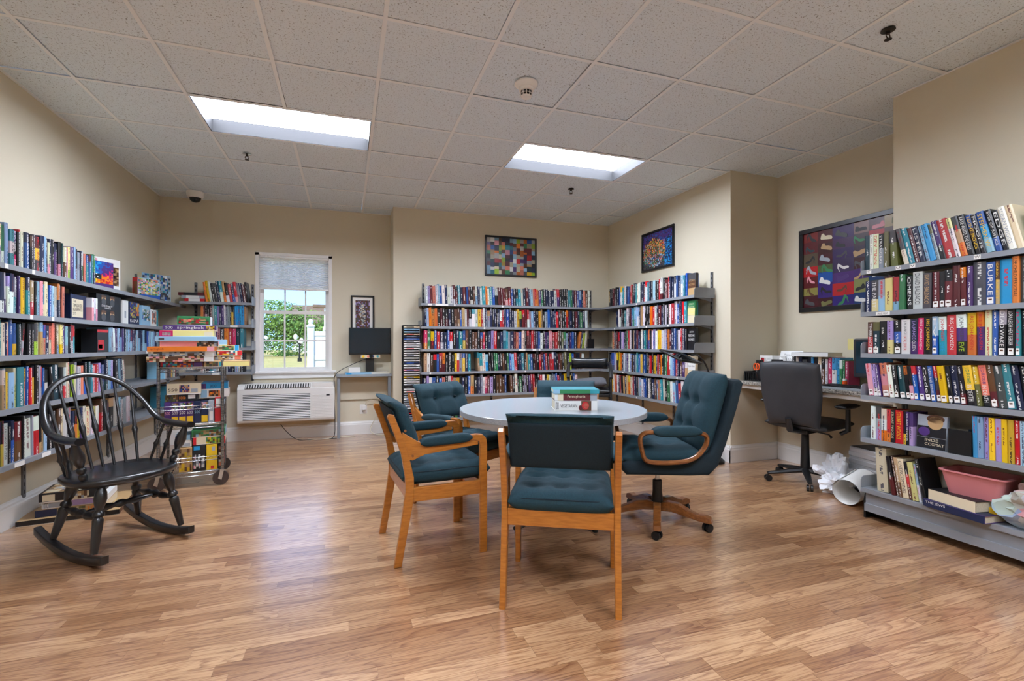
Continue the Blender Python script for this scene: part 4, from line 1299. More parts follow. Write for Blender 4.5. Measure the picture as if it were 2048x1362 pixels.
MB().tube([(-.1, 0, .44), (-.24, 0, .46), (-.275, 0, .56)], [.03, .03, .025], 10, flat=.6).build('back_bracket', black_m, tk, smooth=True)
def tbf(x, y, z):
    w = 1.0 - .16*max(0, -x/.25)
    return (-.24 - x*.16 + z - .35*y*y*-.5, y*w, .735 + x + .03*math.cos(y*5))
MB().pad(.52, .475, .10, 28, 26, 8, fn=tbf).build('backrest', char_m, tk, smooth=70, weld=True)
for s in (-1, 1):
    MB().tube([(.05, s*.25, .44), (.05, s*.3, .47), (.04, s*.305, .64)], [.024, .026, .022], 8, flat=.7).build('arm_post', black_m, tk, smooth=True)
    def taf(x, y, z): return (x+.04, y+s*.3, z+.665)
    MB().pad(.25, .09, .04, 14, 10, 4, fn=taf).build('arm_pad', black_m, tk, smooth=True, weld=True)

# ------------------------------------------------------------------ rocking chair
rk = thing('rocking_chair', 'black spindle-back rocking chair in front of the left shelving', 'chair', (-1.245, 3.385, 0), R(-41))
# seat: saddle outline
sl = []
for k in range(48):
    a = 2*math.pi*k/48
    c_, s_ = math.cos(a), math.sin(a)
    x_ = .215*math.copysign(abs(c_)**.55, c_)
    y_ = .262*math.copysign(abs(s_)**.62, s_)*(1 - .1*(x_ < 0)*abs(x_)/.215)
    if c_ > 0: x_ -= .022*math.cos(y_/.275*math.pi*1.0)*(-1)
    sl.append((x_, y_))
ring0 = [(x*.94, y*.95, .398) for x, y in sl]
ring1 = [(x, y, .412) for x, y in sl]
ring2 = [(x, y, .432) for x, y in sl]
ring3 = [(x*.96, y*.965, .441) for x, y in sl]
ring4 = [(x*.6, y*.6, .432) for x, y in sl]
ring5 = [(x*.2, y*.2, .426) for x, y in sl]
n_ = 48
vs = [p for rg in (ring0, ring1, ring2, ring3, ring4, ring5) for p in rg]
fs = [(i*n_+k, i*n_+(k+1) % n_, (i+1)*n_+(k+1) % n_, (i+1)*n_+k) for i in range(5) for k in range(n_)] + [tuple(range(n_))[::-1], tuple(range(5*n_, 6*n_))]
MB().add(vs, fs).build('seat', black_w, rk, smooth=50)
LEGP = [(0, .016), (.06, .017), (.12, .026), (.22, .03), (.32, .022), (.38, .016), (.42, .027), (.46, .027), (.48, .018), (.52, .026), (.6, .024), (.8, .021), (1, .016)]
RUN = []
for s in (-1, 1):
    tops = [(.14, s*.165, .41), (-.13, s*.15, .41)]
    bots = [(.185, s*.225, .062), (-.21, s*.215, .085)]
    for a, b in zip(tops, bots):
        MB().turned(a, b, LEGP, 12).build('leg', black_w, rk, smooth=50)
    # runner: arc in the x-z plane
    pr_top, pr_bot = [], []
    Rr = .95
    for k in range(17):
        xx = -.345 + .625*k/16
        z0 = Rr - math.sqrt(Rr*Rr - (xx-.06)**2)
        pr_bot.append((xx, z0)); pr_top.append((xx, z0+.042))
    rn = MB().prism(pr_bot + pr_top[::-1], s*.225-.02, s*.225+.02, 'y', .005)
    rn.build('rocker_runner', black_w, rk, smooth=50)
    SP = [(0, .008), (.15, .012), (.28, .02), (.34, .02), (.4, .012), (.5, .026), (.6, .012), (.66, .02), (.72, .02), (.85, .012), (1, .008)]
    MB().turned((.166, s*.197, .235), (-.168, s*.184, .245), SP, 12).build('side_stretcher', black_w, rk, smooth=50)
MB().turned((0, -.19, .24), (0, .19, .24), [(0, .008), (.12, .012), (.3, .022), (.42, .013), (.47, .022), (.53, .022), (.58, .013), (.7, .022), (.88, .012), (1, .008)], 12).build('cross_stretcher', black_w, rk, smooth=50)
half = [(.185, -.285, .662), (.10, -.29, .66), (0, -.287, .664), (-.09, -.28, .682), (-.16, -.27, .725), (-.22, -.255, .79), (-.27, -.225, .855), (-.31, -.175, .915), (-.34, -.1, .958), (-.35, 0, .975)]
full = half + [(x, -y, z) for x, y, z in half[-2::-1]]
sm_ = []
for i in range(len(full)-1):
    for k in range(4):
        u = k/4
        p0, p1, p2, p3 = [Vector(full[max(0, min(len(full)-1, i+j))]) for j in (-1, 0, 1, 2)]
        sm_.append(.5*((2*p1)+(p2-p0)*u+(2*p0-5*p1+4*p2-p3)*u*u+(3*p1-p0-3*p2+p3)*u**3))
sm_.append(Vector(full[-1]))
nn = len(sm_)
MB().tube(sm_, [.026 if (i < 11 or i > nn-12) else (.02 if (i < 17 or i > nn-18) else .0165) for i in range(nn)], 12, flat=.75).build('hoop_and_arms', black_w, rk, smooth=60)
SPN = [(0, .0075), (.3, .009), (.38, .0115), (.44, .017), (.5, .011), (.6, .009), (1, .007)]
def hoop_at(y):
    best = min(((abs(p.y-y), p) for p in sm_ if p.x < -.2), key=lambda q: q[0])
    return best[1]
for k in range(7):
    u = (k-3)/3
    h_ = hoop_at(u*.215)
    MB().turned((-.165+.03*u*u, u*.17, .435), (h_.x, h_.y, h_.z-.004), SPN, 10).build('spindle', black_w, rk, smooth=50)
for s in (-1, 1):
    for xb_, yb_, xt_, yt_ in ((-.09, .215, -.06, .281), (-.02, .235, .02, .285)):
        MB().turned((xb_, s*yb_, .435), (xt_, s*yt_, .664), SPN, 10).build('spindle', black_w, rk, smooth=50)
    MB().turned((.10, s*.225, .435), (.135, s*.287, .655), [(0, .013), (.1, .02), (.16, .02), (.2, .014), (.26, .022), (.32, .022), (.36, .014), (.5, .026), (.65, .03), (.82, .02), (1, .012)], 12).build('arm_post', black_w, rk, smooth=50)
# ------------------------------------------------------------------ printed boxes
def face_pt(f, dims, a, b, e):
    w, d, h = dims
    return {'f': (a*w, -e, b*h), 'r': (w+e, a*d, b*h), 'l': (-e, (1-a)*d, b*h), 't': (a*w, b*d, h+e)}[f]
def quad_on(f, dims, a0, a1, b0, b1, e):
    return [face_pt(f, dims, a, b, e) for a, b in ((a0, b0), (a1, b0), (a1, b1), (a0, b1))]
def mosaic(name, pt, nx, ny, colfn, parent, seed=0, jitter=.25):
    """flat print made of many coloured patches; pt maps unit coordinates to 3-D"""
    q = random.Random(seed)
    us = [0] + [(i+q.uniform(-jitter, jitter))/nx for i in range(1, nx)] + [1]
    vs_, fs, cols = [], [], []
    for i in range(nx):
        vv = [0] + [(j+q.uniform(-jitter, jitter))/ny for j in range(1, ny)] + [1]
        for j in range(ny):
            o = len(vs_)
            vs_ += [pt(us[i], vv[j]), pt(us[i+1], vv[j]), pt(us[i+1], vv[j+1]), pt(us[i], vv[j+1])]
            fs.append((o, o+1, o+2, o+3))
            cols.append(colfn((us[i]+us[i+1])/2, (vv[j]+vv[j+1])/2, q))
    m = bpy.data.meshes.new(name)
    m.from_pydata(vs_, [], fs); m.update()
    set_print(m, cols)
    m.materials.append(PRINT)
    return link(name, m, parent)
def from_pal(s):
    def fn(u, v, q):
        k_ = q.uniform(.55, 1)
        return tuple(c_*k_ for c_ in PCOL[q.choice(s)][:3])+(1,)
    return fn
def pbox(label, loc, rz, dims, code, panels=(), texts=(), mos=(), name='puzzle_box', group=None, lid=True, cat='box', lean=0):
    w, d, h = dims
    b = MB()
    if lid:
        b.cbox(.001, w-.001, .001, d-.001, 0, h*.5, .001)
    else:
        b.cbox(0, w, 0, d, 0, h, .0012)
    r_ = b.build(name, pmat(code) if not lid else white_p)
    tag(r_, label, cat, group)
    r_.location = loc; r_.rotation_euler = (-R(lean), 0, rz)
    if lid:
        MB().cbox(0, w, 0, d, h*.1, h, .001).build('lid', pmat(code), r_)
    for f, a0, a1, b0, b1, c in panels:
        MB().add(quad_on(f, dims, a0, a1, b0, b1, .0005), [(0, 1, 2, 3)]).build('printed_panel', pmat(c), r_)
    for f, a0, a1, b0, b1, nx, ny, pal, sd in mos:
        mosaic('printed_picture', lambda u, v: face_pt(f, dims, a0+u*(a1-a0), b0+v*(b1-b0), .0009), nx, ny, from_pal(pal), r_, sd)
    for f, s_, a0, a1, b0, b1, c in texts:
        lettering(s_, lambda u, v: face_pt(f, dims, a0+u*(a1-a0), b0+v*(b1-b0), .0013)).build('lettering', pmat(c), r_)
    return r_

# ------------------------------------------------------------------ chrome wire cart
CO, CR = Vector((-1.40, 4.475, 0)), R(10)
CW, CD = .43, .53
ct = thing('wire_cart', 'chrome wire cart on casters stacked with jigsaw boxes', 'cart', CO, CR)
cmt = Matrix.Rotation(CR, 4, 'Z')
def cp(x, y, z): return CO + cmt @ Vector((x, y, z))
post_m = mat('ribbed_chrome_post', '#b9bdc2', 0.25, 1.0, var='#6f7378', vs=1, stretch=(0, 0, 60))
for x_, y_ in ((0, 0), (CW, 0), (CW, CD), (0, CD)):
    p_ = MB()
    p_.tube([(x_, y_, .125), (x_, y_, 1.03)], .0125, 12)
    po = p_.build('post', post_m, ct, smooth=40)
    rg = MB()
    for k in range(28):
        rg.lathe([(.0131, -.0015), (.0131, .0015)], (x_, y_, .16+k*.031), 10)
    rg.build('groove_rings', mat('dark_groove', '#4c4f53', 0.4, 0.8), po)['kind'] = 'stuff'
    ca = MB().tube([(x_-.012, y_-.012, .062), (x_-.012, y_+.014, .062)], .058, 20).build('caster_wheel', mat('brown_caster_rubber', '#3a2d27', 0.6), ct, smooth=True)
    MB().prism([(x_-.03, .06), (x_-.005, .045), (x_+.012, .125), (x_-.014, .13)], y_-.02, y_-.015, 'y').prism([(x_-.03, .06), (x_-.005, .045), (x_+.012, .125), (x_-.014, .13)], y_+.017, y_+.022, 'y').box(x_-.018, x_+.018, y_-.02, y_+.022, .122, .13).build('caster_fork', chrome_m, ct)
def wire_shelf(z, solid=False):
    s = MB()
    r_ = .003
    for zz in (z, z-.03):
        s.tube([(0, 0, zz), (CW, 0, zz), (CW, CD, zz), (0, CD, zz)], r_, 6, closed=True)
    for x0, y0, x1, y1 in ((0, 0, CW, 0), (CW, 0, CW, CD), (CW, CD, 0, CD), (0, CD, 0, 0)):
        pts = []
        for k in range(17):
            u = k/16
            pts.append((x0+(x1-x0)*u, y0+(y1-y0)*u, z if k % 2 else z-.03))
        s.tube(pts, .002, 5)
    for k in range(1, 18):
        s.tube([(CW*k/18, 0, z+.003), (CW*k/18, CD, z+.003)], .002, 5)
    for k in range(1, 4):
        s.tube([(0, CD*k/4, z-.002), (CW, CD*k/4, z-.002)], .003, 5)
    o = s.build('wire_shelf', chrome_m, ct, smooth=60)
    return o
for z in (.125, .515, .968): wire_shelf(z)
def ledge(z):
    s = MB()
    for zz in (z, z-.028):
        s.tube([(0, -.004, zz), (CW, -.004, zz), (CW+.004, CD, zz)], .0028, 6)
    s.tube([(CW*k/16, -.004, z if k % 2 else z-.028) for k in range(17)], .002, 5)
    s.tube([(CW+.003, CD*k/16, z if k % 2 else z-.028) for k in range(17)], .002, 5)
    s.build('wire_ledge', chrome_m, ct, smooth=60)
ledge(.665); ledge(.245)
JG = 'jigsaw boxes on the wire cart'
def cb(label, x, y, z, dims, code, **k):
    lean = k.pop('rot', 0)
    return pbox(label, cp(x, y, z), CR+R(lean), dims, code, group=JG, **k)
zt_ = .975
cb('dark red flowery jigsaw box, lowest left on top of the wire cart', .012, -.02, zt_, (.285, .30, .047), 'M', mos=[('f', .02, .75, .08, .92, 14, 3, 'RMOTPD', 1)], panels=[('f', .78, .98, .1, .9, 'P')])
cb('tan jigsaw box, lowest right on top of the wire cart', .302, -.01, zt_, (.33, .30, .046), 'E', mos=[('f', .05, .3, .1, .9, 5, 2, 'DgoE', 2)], panels=[('f', .32, .38, .1, .9, 'T'), ('f', .4, .98, .1, .9, 'y')])
z = zt_+.047
cb('brown and pink photo jigsaw box, second from bottom of the cart stack', -.07, -.05, z, (.44, .32, .042), 'D', mos=[('f', 0, .84, .02, .98, 18, 3, 'DEsICD', 3)], panels=[('f', .85, 1, 0, 1, 'W')], rot=1)
z += .042
cb('grey photo jigsaw box under the orange one on the cart', -.058, -.045, z, (.43, .32, .038), 'S', mos=[('f', 0, .85, .02, .98, 20, 3, 'SgSDCS', 4)], panels=[('f', .86, 1, 0, 1, 'W')])
z += .038
cb('orange jigsaw box in the tall stack on the wire cart', -.065, -.05, z, (.44, .32, .04), 'O', panels=[('f', .0, .88, .03, .97, 'O'), ('f', .89, 1, .03, .97, 'I')], texts=[('f', 'springbok', .04, .24, .3, .75, 'M')], rot=-1)
z += .04
cb('pale pink jigsaw box above the orange one on the cart', .012, -.03, z, (.39, .30, .042), 'I', panels=[('f', .02, .6, .05, .95, 'I')], mos=[('f', .62, 1, .02, .98, 10, 3, 'gSDtC', 5)], rot=1)
z += .042
cb('pale blue jigsaw box in the upper part of the cart stack', -.018, -.04, z, (.395, .30, .038), 'L', panels=[('f', .06, .15, .3, .75, 'g')], rot=-1)
z += .038
cb('yellow and pink jigsaw box below the purple one on the cart', .01, -.03, z, (.36, .28, .048), 'y', panels=[('f', 0, .24, .02, .98, 'm'), ('f', .05, .2, .2, .7, 'W'), ('f', .82, .98, .1, .9, 'C')])
z += .048
cb('purple jigsaw box reading 500, near the top of the cart stack', .03, -.03, z, (.36, .28, .042), 'P', panels=[('r', 0, 1, 0, 1, 'W')], mos=[('f', .8, .96, .08, .92, 6, 3, 'EYDC', 6)], texts=[('f', '500', .05, .18, .3, .8, 'W'), ('f', 'springbok', .26, .76, .15, .85, 'W')], rot=1)
z += .042
cb('dark green food-picture jigsaw box on top of the cart stack', .12, .0, z, (.225, .26, .075), 'G', panels=[('r', 0, 1, 0, 1, 'W')], mos=[('f', .05, .95, .12, .8, 12, 5, 'GGoDEsRG', 7)])
z = zt_+.047
cb('white jigsaw box with orange ends, lowest of the right column on the cart', .305, .30, z, (.26, .22, .04), 'W', mos=[('f', .15, .75, .1, .9, 10, 3, 'WDgSE', 8)], panels=[('f', 0, .08, 0, 1, 's'), ('f', .8, .98, .1, .9, 's')])
z += .04
cb('red and yellow patterned jigsaw box, right column on the cart', .31, .29, z, (.26, .22, .042), 'C', mos=[('f', .15, .8, .1, .9, 10, 3, 'RYOWTg', 9)], panels=[('f', 0, .1, 0, 1, 'R'), ('f', .86, 1, 0, 1, 'R')])
z += .042
cb('green patterned jigsaw box with blue ends, right column on the cart', .285, .30, z, (.26, .22, .048), 'y', mos=[('f', .15, .85, .1, .9, 10, 3, 'oGDEC', 10)], panels=[('f', 0, .1, 0, 1, 'c'), ('f', .88, 1, 0, 1, 'c')])
z += .049
cb('pale teal jigsaw box on top of the right column on the cart', .28, .31, z, (.17, .2, .05), 'L', panels=[('f', .05, .95, .1, .9, 'L')])
# middle tier, standing row
zm = .521
xx = .035
for lb, wd, cd, tx, tcx in (('purple jigsaw box standing at the left end of the middle tier', .046, 'P', '500', 'I'), ('violet 500 jigsaw box, second in the standing middle row', .05, 'P', '500', 'W'), ('violet 500 jigsaw box, third in the standing middle row', .05, 'P', '500', 'W'), ('violet 500 jigsaw box, fourth in the standing middle row', .05, 'P', '500', 'W'), ('navy jigsaw box, fifth in the standing middle row', .05, 'N', '500', 'L'), ('navy and yellow jigsaw box, sixth in the standing middle row', .05, 'N', None, 'W'), ('grey jigsaw box, seventh in the standing middle row', .042, 'S', None, 'K'), ('red jigsaw box with round top, left of the pair', .05, 'R', None, 'W')):
    pz = dict(panels=[], mos=[], texts=[])
    if 'violet' in lb or 'yellow' in lb:
        pz['panels'] = [('f', .06, .94, .04, .34, 'Y')]; pz['mos'] = [('f', .08, .92, .66, .95, 4, 4, 'oGDEIS', int(xx*1000))]
    if tx: pz['texts'] = [('f', tx, .1, .9, .44, .58, tcx)]
    if cd == 'S': pz['panels'] = [('f', .2, .8, .1, .5, 'W')]
    if cd == 'R': pz['panels'] = [('f', .15, .85, .62, .95, 'W')]
    cb(lb+' of the wire cart' if 'row' in lb or 'pair' in lb else lb+' of the cart', xx, .012, zm, (wd-.002, .2, .178 if cd != 'R' else .2), cd, lid=False, **pz)
    xx += wd + (.003 if cd == 'S' else 0)
zk = zm+.18
cb('black and gold 1000 jigsaw box in the middle tier of the cart', .04, .03, zk, (.21, .25, .055), 'K', lid=False, mos=[('f', 0, .4, 0, 1, 8, 3, 'oDgE', 11)], panels=[('f', .72, .95, .35, .9, 'W')], texts=[('f', '1000', .44, .64, .3, .7, 'O')])
cb('white jigsaw box reading 550 in the middle tier of the cart', .05, .02, zk+.056, (.23, .26, .088), 'C', panels=[('f', .7, .9, .15, .5, 'S')], mos=[('f', .36, .66, .2, .85, 7, 4, 'NsIEPB', 12)], texts=[('f', '550', .04, .31, .3, .56, 'K')])
cb('white jigsaw box with a fiery picture in the middle tier of the cart', .275, .06, zk+.02, (.2, .24, .062), 'W', panels=[('f', 0, .22, 0, 1, 'L')], mos=[('f', .28, .68, .1, .9, 7, 3, 'DOKEM', 13)])
cb('blue jigsaw box reading 300 on top of the middle tier of the cart', .268, .07, zk+.083, (.2, .24, .055), 'c', panels=[('f', .02, .22, .1, .9, 'P'), ('r', 0, 1, 0, 1, 'L')], texts=[('f', '300', .35, .58, .3, .75, 'N')])
# bottom tier
zb_ = .131
cb('brown jigsaw box standing at the left of the bottom tier of the cart', .13, .015, zb_, (.09, .2, .195), 'E', lid=False, mos=[('f', .04, .96, .04, .96, 5, 6, 'EEDY', 14)])
cb('black and white jigsaw box standing in the bottom tier of the cart', .226, .012, zb_, (.085, .2, .205), 'K', lid=False, panels=[('f', .05, .55, .83, .98, 'c')], mos=[('f', .05, .6, .1, .65, 5, 6, 'WIgSK', 15), ('f', .68, .92, .12, .6, 2, 4, 'WSWK', 16)])
cb('yellow jigsaw box standing in the bottom tier of the cart', .318, .01, zb_, (.075, .2, .205), 'Y', lid=False, panels=[('f', .5, .8, .76, .92, 'S'), ('f', .4, .7, .04, .16, 'R')])
cb('black box with photos at the right end of the bottom tier of the cart', .398, .04, zb_, (.05, .2, .2), 'K', lid=False, mos=[('f', .1, .9, .1, .9, 3, 6, 'sIgWM', 17)])
zk = zb_+.21
cb('red and green jigsaw box lying in the bottom tier of the cart', .225, .02, zk, (.225, .25, .06), 'C', panels=[('f', 0, .1, 0, 1, 'R'), ('f', .9, 1, 0, 1, 'R')], mos=[('f', .4, .88, .08, .92, 9, 3, 'oGYDl', 18)])
cb('green jigsaw box lying on top of the bottom tier of the cart', .215, .02, zk+.061, (.235, .26, .06), 'G', panels=[('r', 0, 1, 0, 1, 'L')], mos=[('f', .04, .96, .1, .9, 12, 3, 'GoDEGL', 19)])
cb('white and navy pack at the left of the bottom tier of the cart', .11, .03, zb_+.2, (.105, .2, .05), 'W', panels=[('f', .1, .9, .1, .6, 'S')])
cb('grey-blue box on the left pack in the bottom tier of the cart', .105, .03, zb_+.251, (.1, .2, .045), 'L')

# ------------------------------------------------------------------ boxes on the left shelving
def ab(label, x, y, z, dims, code, **k):
    rot = k.pop('rot', 0)
    return pbox(label, runA.pt(x, y, z+.001), runA.rz+R(rot), dims, code, **k)
z1, z2, z3 = 1.605, 1.335, 1.098
ab('white puzzle box with a tiger picture, top left-wall shelf', 1.97, .19, z1, (.31, .055, .27), 'W', lid=False, rot=-22, panels=[('f', .06, .3, .8, .95, 'I'), ('l', .2, .95, .05, .95, 'I')], mos=[('f', .1, .95, .18, .76, 14, 12, 'DEDKE', 30)])
bd = ab('puzzle box with a rainbow animal face, top left-wall shelf', 1.70, .125, z1, (.32, .05, .21), 'P', lid=False, rot=-18, panels=[('f', 0, 1, 0, .16, 'P')])
def rainbow(u, v, q):
    d = math.hypot(u-.5, (v-.3)*1.2); a = math.atan2(v-.3, u-.5)
    if d < .16: return PCOL[q.choice('KKWt')]
    return PCOL['GlYOROmPBcGT'[int((a+math.pi)/(2*math.pi)*11.9+q.uniform(-.6, .6)) % 12]]
mosaic('printed_picture', lambda u, v: face_pt('f', (.32, .05, .21), .03+.95*u, .17+.81*v, .0009), 22, 16, rainbow, bd, 31)
ab('bright flowered puzzle box, top left-wall shelf', 2.80, .135, z1, (.235, .06, .2), 'L', lid=False, rot=-30, panels=[('f', 0, 1, 0, .2, 'B'), ('l', 0, 1, 0, 1, 'R'), ('l', .1, .9, .1, .8, 'o')], mos=[('f', .03, .97, .2, .97, 14, 12, 'WylGsITWL', 32)])
ab('tall snowy-scene puzzle box behind the flowered one, top left-wall shelf', 3.06, .19, z1, (.32, .055, .28), 'L', lid=False, rot=-32, panels=[('l', 0, 1, 0, 1, 'C')], mos=[('f', .02, .98, .02, .98, 14, 12, 'WLSTSgBW', 33)])
# reference volumes, face-out box and more on the second shelf
ab('blue boxed reference set shown face out, second left-wall shelf', 4.165-2.75, .05, z2, (.215, .035, .178), 'N', lid=False, name='reference_set', panels=[('f', .08, .78, .1, .82, 'C')], texts=[('f', 'THE', .14, .34, .68, .78, 'K'), ('f', 'TIMESAVER', .14, .72, .5, .63, 'K'), ('f', 'REFERENCE', .14, .72, .34, .47, 'K'), ('f', 'SET', .14, .32, .18, .29, 'K')])
for n in range(3):
    make_book(runA.pt(4.385-2.75+n*.028, .014, z2+.001), runA.rz, .026, .17, .12, ['WI', 'WS', 'WI'][n], 'thin white volume, %s of three beside the blue reference set' % ORD[n+1], 'white volumes beside the reference set', seed=800+n)
fb = ab('black puzzle box with four bearded faces, second left-wall shelf', 4.48-2.75, .03, z2, (.42, .05, .215), 'K', lid=False, texts=[('f', 'DUCK DYNASTY', .2, .62, .55, .62, 'W'), ('f', 'PUZZLE', .32, .56, .48, .53, 'W')])
for fx, fz in ((.28, .82), (.62, .82), (.28, .27), (.62, .27)):
    for rx, rz_, c, dz in ((.085, .13, 'E', .02), (.095, .14, 'g', -.1), (.1, .05, 'D', .1)):
        MB().prism([(.42*(fx+rx*math.cos(a*math.pi/9)), .215*(fz+dz+rz_*math.sin(a*math.pi/9))) for a in range(18)], -.0010-.0002*(c != 'E'), -.0005, 'y').build('printed_picture', pmat(c), fb)
ab('narrow white puzzle box with a feather drawing, second left-wall shelf', 4.935-2.75, .03, z2, (.11, .05, .2), 'W', lid=False, panels=[('f', .3, .6, .25, .55, 'S')])
ab('dark puzzle box with fireworks picture, second left-wall shelf', 5.07-2.75, .03, z2, (.21, .05, .2), 'N', lid=False, mos=[('f', .04, .6, .3, .97, 8, 9, 'PBNPlY', 34), ('f', .62, .97, .4, .97, 5, 6, 'OYBcO', 35)], texts=[('f', 'RAMA', .05, .9, .1, .24, 'W')])
ab('pale blue lake-scene puzzle box, second left-wall shelf', 5.31-2.75, .02, z2, (.2, .05, .185), 'L', lid=False, mos=[('f', .06, .94, .25, .8, 9, 8, 'oGLBcWS', 36)])
ab('white and orange bird puzzle box at the end of the second left-wall shelf', 5.54-2.75, .02, z2, (.17, .05, .16), 'W', lid=False, mos=[('f', .1, .7, .15, .9, 5, 6, 'sWgOW', 37)], panels=[('f', .74, 1, 0, 1, 'T')])
# red box on the third shelf
ab('red and black boxed set standing on the third left-wall shelf', 4.47-2.75, .02, z3, (.18, .1, .175), 'K', lid=False, name='boxed_set', panels=[('f', .08, .62, .1, .55, 'R'), ('f', .12, .45, .16, .34, 'W'), ('f', 0, 1, .88, 1, 'R')])
# flat pile in the corner of the top shelf
pz_ = 1.6415
for n, (c, lb, w_, dx) in enumerate((('R', 'red paperback, lowest of the small pile in the shelf corner', .2, .06), ('S', 'grey paperback, middle of the small pile in the shelf corner', .23, .03), ('M', 'dark paperback on top of the small pile in the shelf corner', .25, 0), )):
    flat_book(lb, runB.pt(-.02+dx, .04, pz_), 0, w_, .16, .034, c, [(.2, .75, 'W' if n < 2 else 'K')])
    pz_ += .0345
# game boxes on the floor behind the rocking chair
FG = 'game boxes piled on the floor by the left wall'
o_ = Vector((-1.985, 3.90, 0)); fr = R(9)
def fbx(label, dx, dy, z, dims, code, rot=0, **k):
    p = o_ + Matrix.Rotation(fr, 4, 'Z') @ Vector((dx, dy, 0))
    return pbox(label, (p.x, p.y, z), fr+R(rot), dims, code, group=FG, **k)
fbx('large flat black game box at the bottom of the floor pile', 0, 0, .001, (.52, .5, .034), 'K', panels=[('t', 0, 1, 0, 1, 'E'), ('r', .02, .95, .1, .9, 'D')])
fbx('navy-ended jigsaw box, second from the floor in the pile', .08, .04, .036, (.36, .3, .045), 'E', panels=[('f', 0, .3, 0, 1, 'N'), ('r', 0, 1, 0, 1, 'C')], mos=[('f', .31, .7, .05, .95, 9, 3, 'DoEC', 40)], texts=[('f', '1000', .74, .96, .3, .8, 'O')])
fbx('white 1000-piece jigsaw box, third in the floor pile', .11, .05, .082, (.33, .29, .045), 'W', panels=[('f', .1, .35, .15, .85, 'S'), ('f', .42, .9, .1, .9, 'p')], texts=[('f', '1000', .02, .09, .1, .9, 'g')])
fbx('black jigsaw box with an oval badge on top of the floor pile', .10, .03, .128, (.31, .27, .06), 'K', mos=[('t', .05, .95, .05, .95, 10, 8, 'CEDS', 41), ('f', .45, .82, .1, .9, 8, 3, 'CDES', 42)], panels=[('f', .06, .26, .15, .85, 'C')])

# ------------------------------------------------------------------ wall air conditioner
ac = thing('air_conditioner', 'white wall air conditioner under the window', 'air conditioner', (-1.20, 6.27, .235))
AW, AH = 1.055, .455
acm = mat('white_ac_plastic', '#dddcd8', 0.4); acg = mat('dark_louvre_gap', '#2c2d2f', 0.7)
MB().prism([(.03, 0), (.25, 0), (.25, AH), (.06, AH), (.018, AH-.03), (0, AH-.06), (0, .035), (.01, .012)], 0, AW, 'x', .008).build('casing', acm, ac)
MB().box(.06, .78, -.001, .004, .04, .335).build('louvre_backing', acg, ac)
for k in range(15):
    zz = .045+k*.0195
    MB().prism([(-.009, zz), (.002, zz+.003), (.002, zz+.011), (-.006, zz+.009)], .058, .782, 'x').build('louvre', acm, ac)
MB().prism([(-.006, AH-.047), (.046, AH-.004), (.048, AH-.006), (-.004, AH-.049)], .08, .78, 'x').build('top_grille_backing', acg, ac)
for k in range(26):
    xx = .085+k*.0272
    MB().prism([(-.010, AH-.0445), (.043, AH+.0005), (.046, AH-.0025), (-.007, AH-.0475)], xx, xx+.012, 'x').build('grille_fin', acm, ac)
for k in range(15):
    zz = .05+k*.0185
    MB().box(.80, 1.03, -.004, .002, zz, zz+.009).build('side_rib', acm, ac)
MB().cbox(.80, 1.04, .002, .05, AH-.05, AH+.004, .004).build('control_door', acm, ac)
MB().box(.96, 1.0, -.006, -.002, .30, .32).build('display', ink_k, ac)
MB().box(-.045, AW+.02, .225, .249, -.03, AH+.02).build('wall_sleeve', mat('beige_sleeve', '#c8bfa9', 0.6), ac)

# ------------------------------------------------------------------ narrow desk with monitor
dk = thing('narrow_desk', 'narrow grey wall desk right of the window', 'desk', (-.13, 6.27, 0))
dk_m = mat('grey_laminate_desk', '#8f979c', 0.45); dkb = mat('grey_steel_leg', '#8b949e', 0.4, .3)
MB().cbox(0, .665, 0, .245, .752, .782, .004).build('desk_top', dk_m, dk)
MB().cbox(.015, .05, .02, .045, 0, .752, .003).build('leg', dkb, dk)
MB().cbox(.62, .655, .02, .045, 0, .752, .003).build('leg', dkb, dk)
MB().box(.05, .62, .225, .235, .45, .752).build('modesty_panel', wall_m, dk)
mn = thing('computer_monitor', 'black flat monitor on the narrow desk by the window', 'monitor', (.275, 6.40, .783))
scr_m = mat('dark_screen', '#0e2330', 0.12, spec=.6)
MB().cbox(-.255, .255, -.02, .02, .245, .585, .006).build('bezel', black_m, mn)
MB().box(-.243, .243, -.0212, -.0202, .268, .572).build('screen', scr_m, mn)
MB().cbox(-.05, .05, -.005, .02, .03, .26, .004).build('stand', black_m, mn)
MB().cbox(-.12, .12, -.07, .08, 0, .012, .004).build('stand_base', black_m, mn)
wc = thing('webcam', 'small black webcam clipped under the monitor by the window', 'webcam', (.29, 6.362, .985))
MB().lathe([(.012, 0), (.024, .012), (.024, .032), (.012, .045)], seg=14).build('body', black_m, wc, smooth=True)
MB().tube([(0, -.024, .022), (0, -.027, .022)], .011, 12).build('lens', scr_m, wc)
ss = pbox('strip of coloured round stickers below the monitor by the window', (.165, 6.372, .982), 0, (.235, .003, .042), 'C', name='sticker_strip', cat='strip', lid=False)
for k, c in enumerate(('C', 's', 'c', 'L')):
    MB().tube([(.03+k*.058, -.0002, .021), (.03+k*.058, -.0012, .021)], .016, 14).build('sticker', pmat('YsBT'[k]), ss)
pbox('small white carton on the narrow desk', (.02, 6.30, .7875+.02), R(4), (.14, .09, .062), 'W', name='carton', panels=[('r', 0, 1, 0, 1, 'S')])
pbox('pale blue closed binder lying on the narrow desk', (-.02, 6.285, .783), R(2), (.36, .2, .022), 'L', name='binder', cat='binder', lid=False, panels=[('f', .03, .2, .1, .9, 'c')])
for k in range(3):
    pbox('loose paper sheaf on the narrow desk, %s from the top' % ORD[3-k], (.29, 6.29, .784+k*.0075+.02*(k*0)), R(-3+k*4), (.22, .19, .0065), 'WCW'[k], name='paper_sheaf', cat='paper', lid=False)
